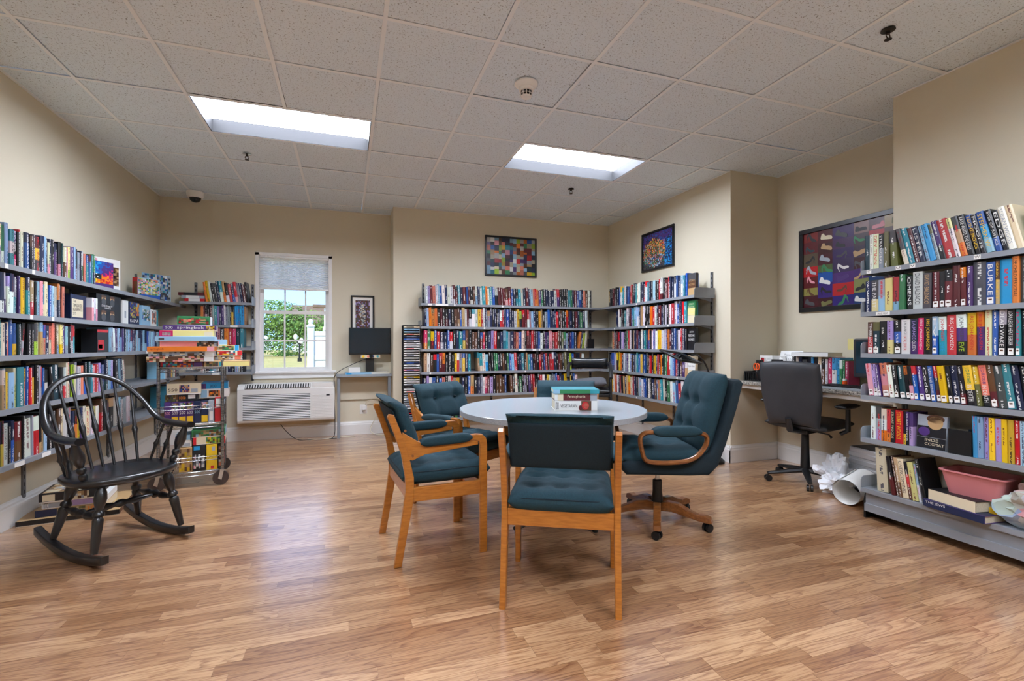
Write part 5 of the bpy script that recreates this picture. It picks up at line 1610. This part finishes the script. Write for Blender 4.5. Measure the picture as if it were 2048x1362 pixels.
# cables and outlet
def cable(name, label, pts, r_, m):
    pv = [Vector(p) for p in pts]
    out = []
    n_ = len(pv)
    for i in range(n_-1):
        for k in range(5):
            u = k/5
            p0, p1, p2, p3 = [pv[max(0, min(n_-1, i+j))] for j in (-1, 0, 1, 2)]
            out.append(.5*((2*p1)+(p2-p0)*u+(2*p0-5*p1+4*p2-p3)*u*u+(3*p1-p0-3*p2+p3)*u**3))
    out.append(pv[-1])
    return tag(MB().tube(out, r_, 6).build(name, m, smooth=True), label, 'cable')
cable('power_cable', 'black cable running from the monitor down beside the desk leg', [(.25, 6.39, .98), (.05, 6.36, .90), (-.13, 6.30, .79), (-.15, 6.28, .6), (-.14, 6.29, .2), (-.16, 6.3, .02), (-.3, 6.3, .006)], .004, black_m)
cable('power_cable', 'black cable trailing along the floor below the air conditioner', [(-.75, 6.35, .2), (-.68, 6.36, .1), (-.55, 6.33, .006), (-.3, 6.30, .006), (-.12, 6.30, .006)], .004, black_m)
cable('power_cable', 'pale cord looping from the wall outlet to the floor', [(.22, 6.50, .34), (.24, 6.47, .42), (.34, 6.46, .43), (.42, 6.45, .34), (.34, 6.44, .2), (.28, 6.42, .06), (.36, 6.36, .008), (.52, 6.30, .008)], .006, mat('cream_cord', '#cfc7b4', 0.5))
cable('power_cable', 'pale cord lying on the floor under the air conditioner', [(-.45, 6.33, .008), (-.3, 6.27, .008), (-.1, 6.34, .008), (.1, 6.36, .008)], .005, MATS['cream_cord'])
ol = thing('wall_outlet', 'white wall outlet with plug under the narrow desk', 'outlet', (.2, 6.519, .32))
MB().cbox(-.045, .045, -.006, 0, -.06, .06, .002).build('cover_plate', vinyl, ol)
MB().cbox(-.02, .03, -.05, -.006, -.01, .05, .006).build('plug', white_m, ol)
for dz in (-.03, .022):
    MB().box(-.01, -.006, -.0066, -.006, dz-.008, dz+.008).box(.006, .01, -.0066, -.006, dz-.008, dz+.008).build('socket', ink_k, ol)

# ------------------------------------------------------------------ disc tower
dv = thing('disc_tower', 'tall black wire tower of disc cases beside the back shelving', 'rack', (.645, 5.955, 0))
for x_ in (0, .205):
    for y_ in (.004, .135):
        MB().tube([(x_, y_, 0), (x_, y_, 1.385)], .005, 8).build('rod', black_m, dv)
MB().cbox(-.012, .217, -.008, .144, 0, .02, .004).build('base', black_m, dv)
MB().cbox(-.006, .211, 0, .14, 1.383, 1.391, .003).build('top_plate', black_m, dv)
MB().box(-.002, .207, .132, .138, .02, 1.383).build('back_panel', black_m, dv)
q = random.Random(9)
for n in range(44):
    zz = 1.36-n*.0292
    c = q.choice(['W', 'W', 'W', 'W', 'S', 'N', 'W', 'C', 'K', 'B' if n < 6 else 'S'])
    if n == 18: c = 'I'
    if n == 21: c = 'Y'
    if n in (1, 2): c = 'L'
    d_ = MB().cbox(0, .19, 0, .12, 0, .0155, .001).build('disc_case', pmat(c))
    tag(d_, '%s disc case, %s from the top of the black disc tower' % (PAL[c][1], ordinal(n+1)), 'disc case', 'disc cases in the black tower')
    d_.location = (.653, 5.957+q.uniform(0, .006), zz)
    MB().box(.03, .15, -.0005, 0, .006, .0105).build('case_label', pmat('K' if c in 'WCSILY' else 'S'), d_) if n % 3 else MB().box(.03, .12, -.0005, 0, .003, .0125).build('case_label', pmat(q.choice('RBKN')), d_)

# ------------------------------------------------------------------ framed pictures
frame_m = mat('black_picture_frame', '#14161a', 0.3)
def framed(label, loc, rz, w, h, fw, name='framed_picture'):
    """x right, -y into the room, z up from the lower left corner"""
    t = thing(name, label, 'picture', loc, rz)
    dpt = .022
    for a, b, c, d in ((0, w, 0, fw), (0, w, h-fw, h), (0, fw, fw, h-fw), (w-fw, w, fw, h-fw)):
        MB().cbox(a, b, -dpt, 0, c, d, .003).build('frame_bar', frame_m, t)
    MB().box(fw*.9, w-fw*.9, -.008, -.001, fw*.9, h-fw*.9).build('backing', white_p, t)
    return t
p1_ = framed('framed collage of many small book covers on the back wall', (1.71, YB2-.001, 2.06), 0, .725, .53, .024)
def covers(u, v, q):
    k_ = q.uniform(.4, 1)
    return tuple(c_*k_ for c_ in PCOL[q.choice('WWCEsRMONBLTtGlYPpISgDKDM')][:3])+(1,)
mosaic('printed_picture', lambda u, v: (.024+.677*u, -.0085, .024+.482*v), 13, 9, covers, p1_, 61, .3)
p2_ = framed('framed picture of a bright heap under a purple sky on the right wall', (XR-.001, 5.25, 2.06), -math.pi/2, .635, .48, .026)
def fantasy(u, v, q):
    if math.hypot((u-.38)/.42, (v-.42)/.44) < 1 - q.random()*.15:
        return PCOL[q.choice('RsOEDoGtSYDg' if v > .35 else 'SLtgDGBs')]
    if u > .72 and v < .75: return PCOL[q.choice('BcNN')]
    if v > .62: return PCOL[q.choice('PPNPB' if not (.62 < v < .74 and u > .6) else 'mIP')]
    return PCOL[q.choice('gtKgN')]
mosaic('printed_picture', lambda u, v: (.026+.583*u, -.0085, .026+.428*v), 40, 34, fantasy, p2_, 62, .3)
p3_ = framed('large framed patchwork picture of shoes above the counter', (XRC-.001, 3.51, 1.465), -math.pi/2, 1.0, .785, .042)
q = random.Random(64)
pw, ph = 1.0-.084, .785-.084
mosaic('printed_picture', lambda u, v: (.042+pw*u, -.0085, .042+ph*v), 6, 7, lambda u, v, q: tuple(c_*q.uniform(.35, .9) for c_ in PCOL[q.choice('RMPRMPMRODEogMBPg')][:3])+(1,), p3_, 63, .22)
heel = [(0, .3), (.1, .62), (.22, .72), (.3, .6), (.55, .3), (.9, .22), (1, .12), (.97, .02), (.6, .03), (.42, .14), (.26, .38), (.15, .42), (.13, .0), (.08, .0), (.06, .3)]
flatS = [(0, .12), (.05, .45), (.2, .5), (.38, .3), (.65, .34), (.9, .3), (1, .14), (.95, .02), (.05, .02)]
for i in range(6):
    for j in range(7):
        sh = q.choice((heel, flatS))
        fl = q.choice((1, -1))
        s_ = q.uniform(.085, .12)
        cx, cz = .042+pw*(i+.5+q.uniform(-.08, .08))/6, .042+ph*(j+.5+q.uniform(-.08, .08))/7
        a = q.uniform(-.35, .35)
        pts = []
        for x_, z_ in sh:
            x_, z_ = (x_-.5)*s_*fl, (z_-.35)*s_
            pts.append((cx+x_*math.cos(a)-z_*math.sin(a), cz+x_*math.sin(a)+z_*math.cos(a)))
        MB().prism(pts, -.0096, -.0086, 'y').build('printed_shoe', pmat(q.choice('CSKtgEDPIMoSGKW')), p3_)
p4_ = framed('small framed portrait print with white mat right of the window', (.045, YB-.001, 1.30), 0, .29, .485, .022)
MB().box(.02, .27, -.0095, -.0082, .02, .465).build('mat_board', white_p, p4_)
def arch(u, v, q):
    if math.hypot((u-.5)/.22, (v-.5)/.4) < 1: return PCOL[q.choice('SgCDS')]
    return PCOL[q.choice('DgMDgp')]
mosaic('printed_picture', lambda u, v: (.057+.176*u, -.0102, .06+.365*v), 16, 26, arch, p4_, 65, .3)

# ------------------------------------------------------------------ ceiling fittings
sd_ = thing('smoke_detector', 'white smoke detector on the ceiling', 'smoke detector', (1.10, 2.93, ZC))
MB().lathe([(.075, 0), (.075, -.008), (.055, -.03), (.05, -.032)], seg=28).build('base', vinyl, sd_, smooth=True)
MB().lathe([(.049, -.032), (.046, -.05), (.04, -.052)], seg=28).build('body', vinyl, sd_, smooth=True)
MB().lathe([(.036, -.052), (.034, -.082)], seg=20).build('chamber', acg, sd_, smooth=True)
for k in range(10):
    a = 2*math.pi*k/10
    MB().tube([(.037*math.cos(a), .037*math.sin(a), -.05), (.035*math.cos(a), .035*math.sin(a), -.084)], .0028, 6).build('rib', vinyl, sd_)
MB().lathe([(.038, -.066), (.038, -.069)], seg=20).build('ring', vinyl, sd_)
MB().lathe([(.036, -.083), (.03, -.092), (.01, -.094)], seg=20).build('cap', vinyl, sd_, smooth=True)
dm = thing('dome_camera', 'white dome security camera on the ceiling near the left corner', 'camera', (-1.6, 6.22, ZC))
MB().lathe([(.085, 0), (.085, -.03), (.075, -.06), (.06, -.066)], seg=28).build('housing', vinyl, dm, smooth=True)
MB().lathe([(.058, -.064), (.052, -.09), (.035, -.108), (.012, -.116)], seg=24).build('dome', mat('smoked_dome', '#101114', 0.08), dm, smooth=True)
brass = mat('dark_bronze', '#3b3530', 0.4, .8)
for n, (x_, y_, lb) in enumerate(((2.754, 1.799, 'ceiling sprinkler above the right-hand bookcase'), (-.843, 4.82, 'ceiling sprinkler by the light nearest the window'), (2.312, 4.768, 'ceiling sprinkler behind the light over the table'))):
    sp = thing('sprinkler_head', lb, 'sprinkler', (x_, y_, ZC), 0, 'ceiling sprinklers')
    MB().lathe([(.032, .002), (.034, -.004), (.016, -.008)], seg=20).build('escutcheon', brass if n != 1 else chrome_m, sp, smooth=True)
    MB().lathe([(.01, -.008), (.01, -.022)], seg=12).build('neck', brass, sp)
    for s in (-1, 1):
        MB().tube([(s*.01, 0, -.02), (s*.016, 0, -.034), (0, 0, -.05)], .0028, 6).build('frame_arm', brass, sp)
    MB().lathe([(.018, -.05), (.018, -.053)], seg=12).build('deflector', brass, sp)
# ------------------------------------------------------------------ granite counter in the recess
gr_m = mat('speckled_granite', '#b6b2a8', 0.22, var='#4e4b48', vs=95, coat=.3)
kt = thing('granite_counter', 'speckled granite counter in the recess by the right wall', 'counter', (3.62, YE+.005, 0))
CL_ = YP-YE-.01
MB().cbox(0, XRC-3.62-.002, 0, CL_, .772, .806, .006).build('slab', gr_m, kt)
MB().box(.03, .05, .01, CL_, .735, .772).build('cleat', white_m, kt)
MB().prism([(.1, .77), (.5, .77), (.5, .6), (.47, .6)], CL_-.04, CL_-.01, 'y').build('bracket', wall_m, kt)
MB().prism([(.1, .77), (.5, .77), (.5, .6), (.47, .6)], .1, .13, 'y').build('bracket', wall_m, kt)
class Flat:
    def __init__(s, ox, oy, rz): s.ox, s.oy, s.rz, s.depth, s.rot = ox, oy, rz, .3, Matrix.Rotation(rz, 4, 'Z')
    pt = Run.pt
runF = Flat(3.90, 3.40, -math.pi/2)
fc = [dict(c='K', t=34, h=240, lean=0), dict(c='CS', t=36, h=240, lean=0), dict(c='NW', t=34, h=235, lean=0), dict(c='gS', t=50, h=215, lean=0), dict(c='KL', t=36, h=232, lean=0), dict(c='cK', t=26, h=238, lean=0), dict(c='KE', t=36, h=240, lean=0), dict(c='CW', t=34, h=242, lean=0), dict(c='KD', t=40, h=225, lean=0), dict(c='W', t=22, h=225, lean=0), dict(c='m', t=34, h=240, lean=0), dict(c='cW', t=40, h=238, lean=0), dict(c='c', t=28, h=238, lean=0), dict(c='WG', t=26, h=220, lean=0), dict(c='G', t=22, h=218, lean=0), dict(c='m', t=30, h=212, lean=0)]
fill(runF, .806, 0, fc, 'the granite counter', 'books on the granite counter', seed=60)
flat_book('thick white-edged book lying across the counter books', (3.86, 3.36, 1.051), -math.pi/2+R(4), .34, .2, .036, 'W', [(0, 1, 'W')], None, 'g')
sg = pbox('handwritten sign about books by author leaning on the counter', (3.93, 3.60, .808), R(-74), (.205, .004, .31), 'W', name='paper_sign', cat='sign', lid=False, lean=22, texts=[('f', 'Please put', .2, .62, .82, .9, 'g'), ('f', 'HARDBACK', .2, .9, .64, .74, 'g'), ('f', 'BOOKS', .2, .62, .45, .55, 'g'), ('f', 'BY AUTHOR', .14, .92, .26, .36, 'g')])
og = thing('desk_organizer', 'black mesh desk organizer with papers on the counter end', 'organizer', (3.68, 3.73, .8065), -math.pi/2+R(8))
MB().box(0, .20, 0, .2, 0, .004).box(0, .004, 0, .2, .004, .09).box(.196, .20, 0, .2, .004, .12).box(.004, .196, .196, .2, .004, .13).build('tray', black_m, og)
for k in range(9):
    MB().box(.004+k*.022, .009+k*.022, 0, .004, .004, .085).build('front_bar', black_m, og)
MB().box(0, .2, 0, .005, .08, .09).build('front_rim', black_m, og)
MB().cbox(.05, .1, .1, .15, .004, .2, .006).build('pen_cup', black_m, og)
scn = thing('scissors', 'orange-handled scissors standing in the black organizer', 'scissors', (3.71, 3.61, .815), 0)
orange_m = mat('orange_plastic', '#e2571a', 0.4)
for s in (-1, 1):
    MB().tube([(0, s*.014+.018*math.cos(a*math.pi/6), .13+.03*math.sin(a*math.pi/6)) for a in range(12)], .006, 8, closed=True).build('handle', orange_m, scn, smooth=True)
    MB().prism([(s*.012, .11), (s*.004, .11), (0, .005)], -.001+.002*s, .001+.002*s, 'x').build('blade', chrome_m, scn)
gl = thing('glue_bottle', 'orange glue bottle lying low in the black organizer', 'bottle', (3.735, 3.55, .811), 0)
MB().lathe([(.018, 0), (.02, .01), (.02, .05), (.008, .065)], seg=14).build('body', orange_m, gl, smooth=True)
MB().lathe([(.008, .065), (.004, .085)], seg=10).build('nozzle', white_m, gl)
pp = pbox('white leaflets standing in the black organizer', (3.835, 3.69, .8115), -math.pi/2+R(8), (.13, .01, .24), 'W', name='leaflets', cat='paper', lid=False, mos=[('f', .1, .9, .1, .9, 6, 9, 'WWWSR', 70)])
ph_ = pbox('black upright card holder on the counter behind the organizer', (3.79, 3.515, .8075), -math.pi/2+R(5), (.1, .03, .21), 'K', name='card_holder', cat='holder', lid=False)
pp = pbox('white paper sheet standing behind the black card holder', (4.02, 3.74, .8075), -math.pi/2, (.18, .006, .24), 'W', name='paper_sheet', cat='paper', lid=False)
# counter monitor and keyboard
m2 = thing('computer_monitor', 'dark flat monitor on the granite counter beside the bookcase', 'monitor', (3.90, 2.60, .8065), -math.pi/2+R(-8))
MB().cbox(-.22, .22, -.025, .03, .085, .40, .012).build('bezel', mat('dark_grey_plastic', '#2b2f34', 0.4), m2)
MB().box(-.19, .19, -.0265, -.0252, .12, .375).build('screen', mat('blue_grey_screen', '#1d3a4c', 0.15, spec=.6), m2)
MB().cbox(-.04, .04, 0, .04, .02, .11, .006).build('stand', black_m, m2)
MB().lathe([(.11, 0), (.11, .01), (.05, .02)], seg=24).build('stand_base', black_m, m2, smooth=True)
nt_ = pbox('cream paper note stuck on the corner of the counter monitor', (3.845, 2.82, 1.115), -math.pi/2+R(-8), (.05, .002, .09), 'y', name='sticky_note', cat='note', lid=False)
kb = thing('keyboard', 'grey and black computer keyboard on the granite counter', 'keyboard', (3.655, 2.94, .8065), -math.pi/2)
MB().prism([(0, 0), (.17, 0), (.17, .026), (.005, .014)], 0, .45, 'x', .002).build('body', mat('grey_plastic', '#7d8287', 0.5), kb)
for r_ in range(5):
    for c_ in range(14):
        x0, y0 = .012+c_*.0305, .02+r_*.028
        zz = .0146+y0*.0727
        MB().box(x0, x0+.027, y0, y0+.024, zz-.001, zz+.006).build('key', black_m, kb)
ob = thing('pill_bottle', 'small orange bottle in front of the counter monitor', 'bottle', (3.84, 2.84, .8065))
MB().lathe([(.018, 0), (.018, .05), (.012, .056)], seg=14).build('body', orange_m, ob, smooth=True)
MB().lathe([(.015, .056), (.015, .072)], seg=14).build('cap', white_m, ob)

# ------------------------------------------------------------------ floor things by the bookcase
tn = thing('waste_bin', 'ridged silver waste bin beside the right-hand bookcase', 'bin', (3.86, 2.62, 0), R(-10))
silver = mat('brushed_silver', '#c6c9cd', 0.3, .55)
def rrect(w, d, r_, n=5):
    pts = []
    for cx, cy, a0 in ((w-r_, d-r_, 0), (-w+r_, d-r_, 90), (-w+r_, -d+r_, 180), (w-r_, -d+r_, 270)):
        for k in range(n+1):
            a = R(a0+90*k/n)
            pts.append((cx+r_*math.cos(a), cy+r_*math.sin(a)))
    return pts
body = MB()
prof = [(.92, 0), (1, .02)]
for k in range(5):
    z0 = .06+k*.055
    prof += [(1, z0), (1.035, z0+.008), (1.035, z0+.036), (1, z0+.044)]
prof += [(1, .345), (.97, .355), (.9, .356)]
base_ = rrect(.115, .13, .035)
nb = len(base_)
vs = [(x*s_, y*s_, z_) for s_, z_ in prof for x, y in base_]
fs = [(i*nb+k, i*nb+(k+1) % nb, (i+1)*nb+(k+1) % nb, (i+1)*nb+k) for i in range(len(prof)-1) for k in range(nb)] + [tuple(range(nb))[::-1]]
MB().add(vs, fs).build('body', silver, tn, smooth=12)
MB().prism([(x*.9, y*.9) for x, y in base_], .35, .357, 'z').build('lid', mat('dark_lid', '#2d3034', 0.4), tn)
# crumpled bag
def crumple(mb, cx, cy, cz, rx, ry, rz_, seed, amp=.25, sub=4, zmin=0.0):
    from mathutils import noise
    bm = bmesh.new()
    bmesh.ops.create_icosphere(bm, subdivisions=sub, radius=1)
    for v in bm.verts:
        d = v.co.normalized()
        n1 = noise.noise(d*1.7+Vector((seed, 0, 0)))
        n2 = abs(noise.noise(d*4.5+Vector((0, seed, 0))))
        n3 = abs(noise.noise(d*9.0+Vector((0, 0, seed))))
        s_ = 1 + amp*n1 - amp*1.1*n2 - amp*.5*n3
        v.co = Vector((cx+d.x*rx*s_, cy+d.y*ry*s_, max(zmin, cz+d.z*rz_*s_)))
    return mb.bm(bm)
bag_m = mat('white_plastic_bag', '#e4e6e9', 0.32, trans=.0)
bg = crumple(MB(), 0, 0, .1, .15, .13, .17, 3.1, .6).build('plastic_bag', bag_m, smooth=25)
tag(bg, 'crumpled white plastic bag on the floor by the silver bin', 'bag'); bg.location = (3.70, 2.80, 0)
bg2 = crumple(MB(), 0, 0, .07, .13, .11, .1, 7.7, .6).build('bag_fold', bag_m, bg, smooth=25); bg2.location = (-.08, -.06, 0)
rl = MB()
n_ = 34
vs = []
L_ = .30
for k in range(n_):
    a = .4 + 2*math.pi*1.12*k/(n_-1)
    r_ = .088+.006*k/n_
    for t_ in (0, 1):
        vs.append((t_*L_, math.cos(a)*r_*(1+.1*t_), .1+math.sin(a)*r_*(1+.1*t_)))
vo = len(vs)
vs2 = [(x, y*.985, .1+(z-.1)*.985) for x, y, z in vs]
fs = [(2*k, 2*k+1, 2*k+3, 2*k+2) for k in range(n_-1)]
rl.add(vs, fs).add(vs2, [f[::-1] for f in fs])
rp = rl.build('paper_roll', white_p, smooth=40)
tag(rp, 'loosely rolled white paper on the floor against the bookcase foot', 'paper roll'); rp.location = (3.40, 2.50, .0); rp.rotation_euler = (0, R(-5), R(14))

# ------------------------------------------------------------------ bottom shelf of the bookcase: flat books, tub, bag
zb2 = .201
flat_book('large blue-violet book lying flat on the bottom shelf of the bookcase', runE.pt(.385, -.02, zb2), runE.rz+R(-6), .31, .23, .042, 'P', [(0, 1, 'N')], None, 'N', [('THE JEWS', .04, .38, .45, .85, 'W')])
flat_book('thick black-covered book lying on the blue-violet one', runE.pt(.40, .0, zb2+.0425), runE.rz+R(-9), .25, .21, .06, 'K', [(0, 1, 'C')], None, 'K')
flat_book('yellow paperback lying at the end of the flat books on the bottom shelf', runE.pt(.665, .04, zb2+.0425), runE.rz+R(-4), .12, .18, .03, 'Y', [(.4, .6, 'K')])
pink = mat('pink_plastic', '#c77c80', 0.4)
tub = MB()
o1, o2, o3, o4 = rrect(.118, .085, .03), rrect(.145, .108, .035), rrect(.155, .118, .038), rrect(.139, .102, .033)
o5 = rrect(.113, .08, .028)
nb = len(o1)
vs = [(x, y, 0) for x, y in o1] + [(x, y, .125) for x, y in o2] + [(x, y, .125) for x, y in o3] + [(x, y, .132) for x, y in o3] + [(x, y, .132) for x, y in o4] + [(x, y, .006) for x, y in o5]
fs = [(i*nb+k, i*nb+(k+1) % nb, (i+1)*nb+(k+1) % nb, (i+1)*nb+k) for i in range(5) for k in range(nb)] + [tuple(range(nb))[::-1], tuple(range(5*nb, 6*nb))]
tu = tub.add(vs, fs).build('plastic_tub', pink, smooth=40)
tag(tu, 'pink plastic tub on the flat books, bottom shelf of the bookcase', 'tub')
tu.location = runE.pt(.585, .125, zb2+.1035); tu.rotation_euler = (0, 0, runE.rz+R(4))
tu['label'] = 'pink plastic tub on the flat books, bottom shelf of the bookcase'
cl_m, ct_, cp_ = nt_new('printed_clear_plastic')
_n = ct_.nodes.new('ShaderNodeTexVoronoi'); _n.inputs['Scale'].default_value = 11
_r = ct_.nodes.new('ShaderNodeValToRGB')
for p_, c_ in ((0, '#9fb8c6'), (.3, '#c4cfd6'), (.5, '#bf6f70'), (.62, '#a8c0b4'), (.8, '#8d9fc0'), (1, '#d8dde2')):
    e_ = _r.color_ramp.elements.new(p_); e_.color = lin(c_)
_tc = ct_.nodes.new('ShaderNodeTexCoord')
ct_.links.new(_tc.outputs['Object'], _n.inputs[0]); ct_.links.new(_n.outputs['Color'], _r.inputs[0]); ct_.links.new(_r.outputs[0], cp_.inputs['Base Color'])
cp_.inputs['Roughness'].default_value = .18
pb_ = crumple(MB(), 0, 0, .12, .26, .13, .15, 5.3, .3, zmin=.0).build('plastic_bag', cl_m, smooth=30)
tag(pb_, 'clear plastic bag of coloured things slumped on the bottom shelf', 'bag'); pb_.location = runE.pt(.955, .075, zb2+.001); pb_.rotation_euler = (0, 0, runE.rz)

# ------------------------------------------------------------------ magnifier floor lamp
ml = thing('magnifier_lamp', 'black gooseneck floor lamp with rectangular magnifier behind the executive chair', 'lamp', (3.40, 3.86, 0))
MB().lathe([(.12, 0), (.12, .02), (.1, .04), (.03, .07), (.015, .1)], seg=28).build('base', black_m, ml, smooth=True)
def spl(full):
    out = []
    for i in range(len(full)-1):
        for k in range(6):
            u = k/6
            p0, p1, p2, p3 = [Vector(full[max(0, min(len(full)-1, i+j))]) for j in (-1, 0, 1, 2)]
            out.append(.5*((2*p1)+(p2-p0)*u+(2*p0-5*p1+4*p2-p3)*u*u+(3*p1-p0-3*p2+p3)*u**3))
    return out + [Vector(full[-1])]
MB().tube([(0, 0, .09), (0, 0, .62)], .011, 10).build('pole', black_m, ml)
MB().tube(spl([(0, 0, .62), (-.01, -.005, .78), (-.09, -.03, .95), (-.22, -.07, 1.05), (-.33, -.11, 1.055)]), .009, 8).build('gooseneck', black_m, ml, smooth=True)
hd = MB()
hx, hy = .165, .115
hd.tube([(hx, hy, 0), (-hx, hy, 0), (-hx, -hy, 0), (hx, -hy, 0)], .012, 8, closed=True)
hd.xf(Matrix.Translation((-.50, -.17, 1.045)) @ Matrix.Rotation(R(18), 4, 'Z') @ Matrix.Rotation(R(22), 4, 'X') @ Matrix.Rotation(R(6), 4, 'Y'))
hdo = hd.build('magnifier_frame', black_m, ml, smooth=60)
ln_ = MB().box(-hx+.006, hx-.006, -hy+.006, hy-.006, -.003, .003)
ln_.xf(Matrix.Translation((-.50, -.17, 1.045)) @ Matrix.Rotation(R(18), 4, 'Z') @ Matrix.Rotation(R(22), 4, 'X') @ Matrix.Rotation(R(6), 4, 'Y'))
ln_.build('lens', make_glass('magnifier_lens', '#b4b8ba'), hdo)

# ------------------------------------------------------------------ black walker chair behind the table
wk = thing('walker_chair', 'black tall walker chair with padded backrest in front of the back shelving', 'chair', (2.49, 4.68, 0), R(-YAW*180/math.pi*0-118))
for s in (-1, 1):
    MB().tube(spl([(.2, s*.225, .06), (.14, s*.225, .4), (.08, s*.225, .68), (.02, s*.225, .84), (-.1, s*.225, .93)]), .013, 10).build('frame_tube', black_m, wk, smooth=True)
    MB().tube(spl([(-.22, s*.225, .06), (-.13, s*.225, .4), (-.1, s*.225, .7), (-.1, s*.225, .93)]), .013, 10).build('frame_tube', black_m, wk, smooth=True)
    MB().tube(spl([(.1, s*.225, .80), (.03, s*.228, .88), (-.1, s*.222, .935), (-.17, s*.18, .95)]), [.02]*19, 8).build('arm_pad', black_m, wk, smooth=True)
    for px in (.2, -.22):
        MB().tube([(px, s*.225-.014, .06), (px, s*.225+.014, .06)], .06, 18).build('wheel', black_m, wk, smooth=True)
def wsf(x, y, z): return (x-.01, y, z+.66)
MB().pad(.3, .43, .06, 16, 16, 6, fn=wsf).build('seat', black_m, wk, smooth=True, weld=True)
MB().cbox(-.15, .13, -.22, .22, .60, .635, .01).build('seat_frame', black_m, wk)
leather = mat('black_leather', '#101418', 0.25)
def wbf(x, y, z): return (-.17 + z + .5*y*y, y, .945 + x*1.0)
MB().pad(.12, .40, .10, 20, 24, 2.6, fn=wbf).build('backrest_pad', leather, wk, smooth=True, weld=True)
cu = MB()
def cuf(x, y, z): return (x, y, z + .05 + .012*math.sin(9*y) + .008*math.sin(17*x+3))
cu.pad(.27, .36, .09, 20, 24, 5, fn=cuf)
cuo = cu.build('folded_cushion', mat('charcoal_wool', '#55555a', 0.95, var='#46464b', vs=160, bump=.5, bs=500), smooth=60, weld=True)
tag(cuo, 'folded charcoal grey cushion on the black walker chair seat', 'cushion')
cuo.location = (2.485, 4.67, .69); cuo.rotation_euler = (0, 0, R(-118))
# printed leaflet pocket on the pilaster side of the executive chair
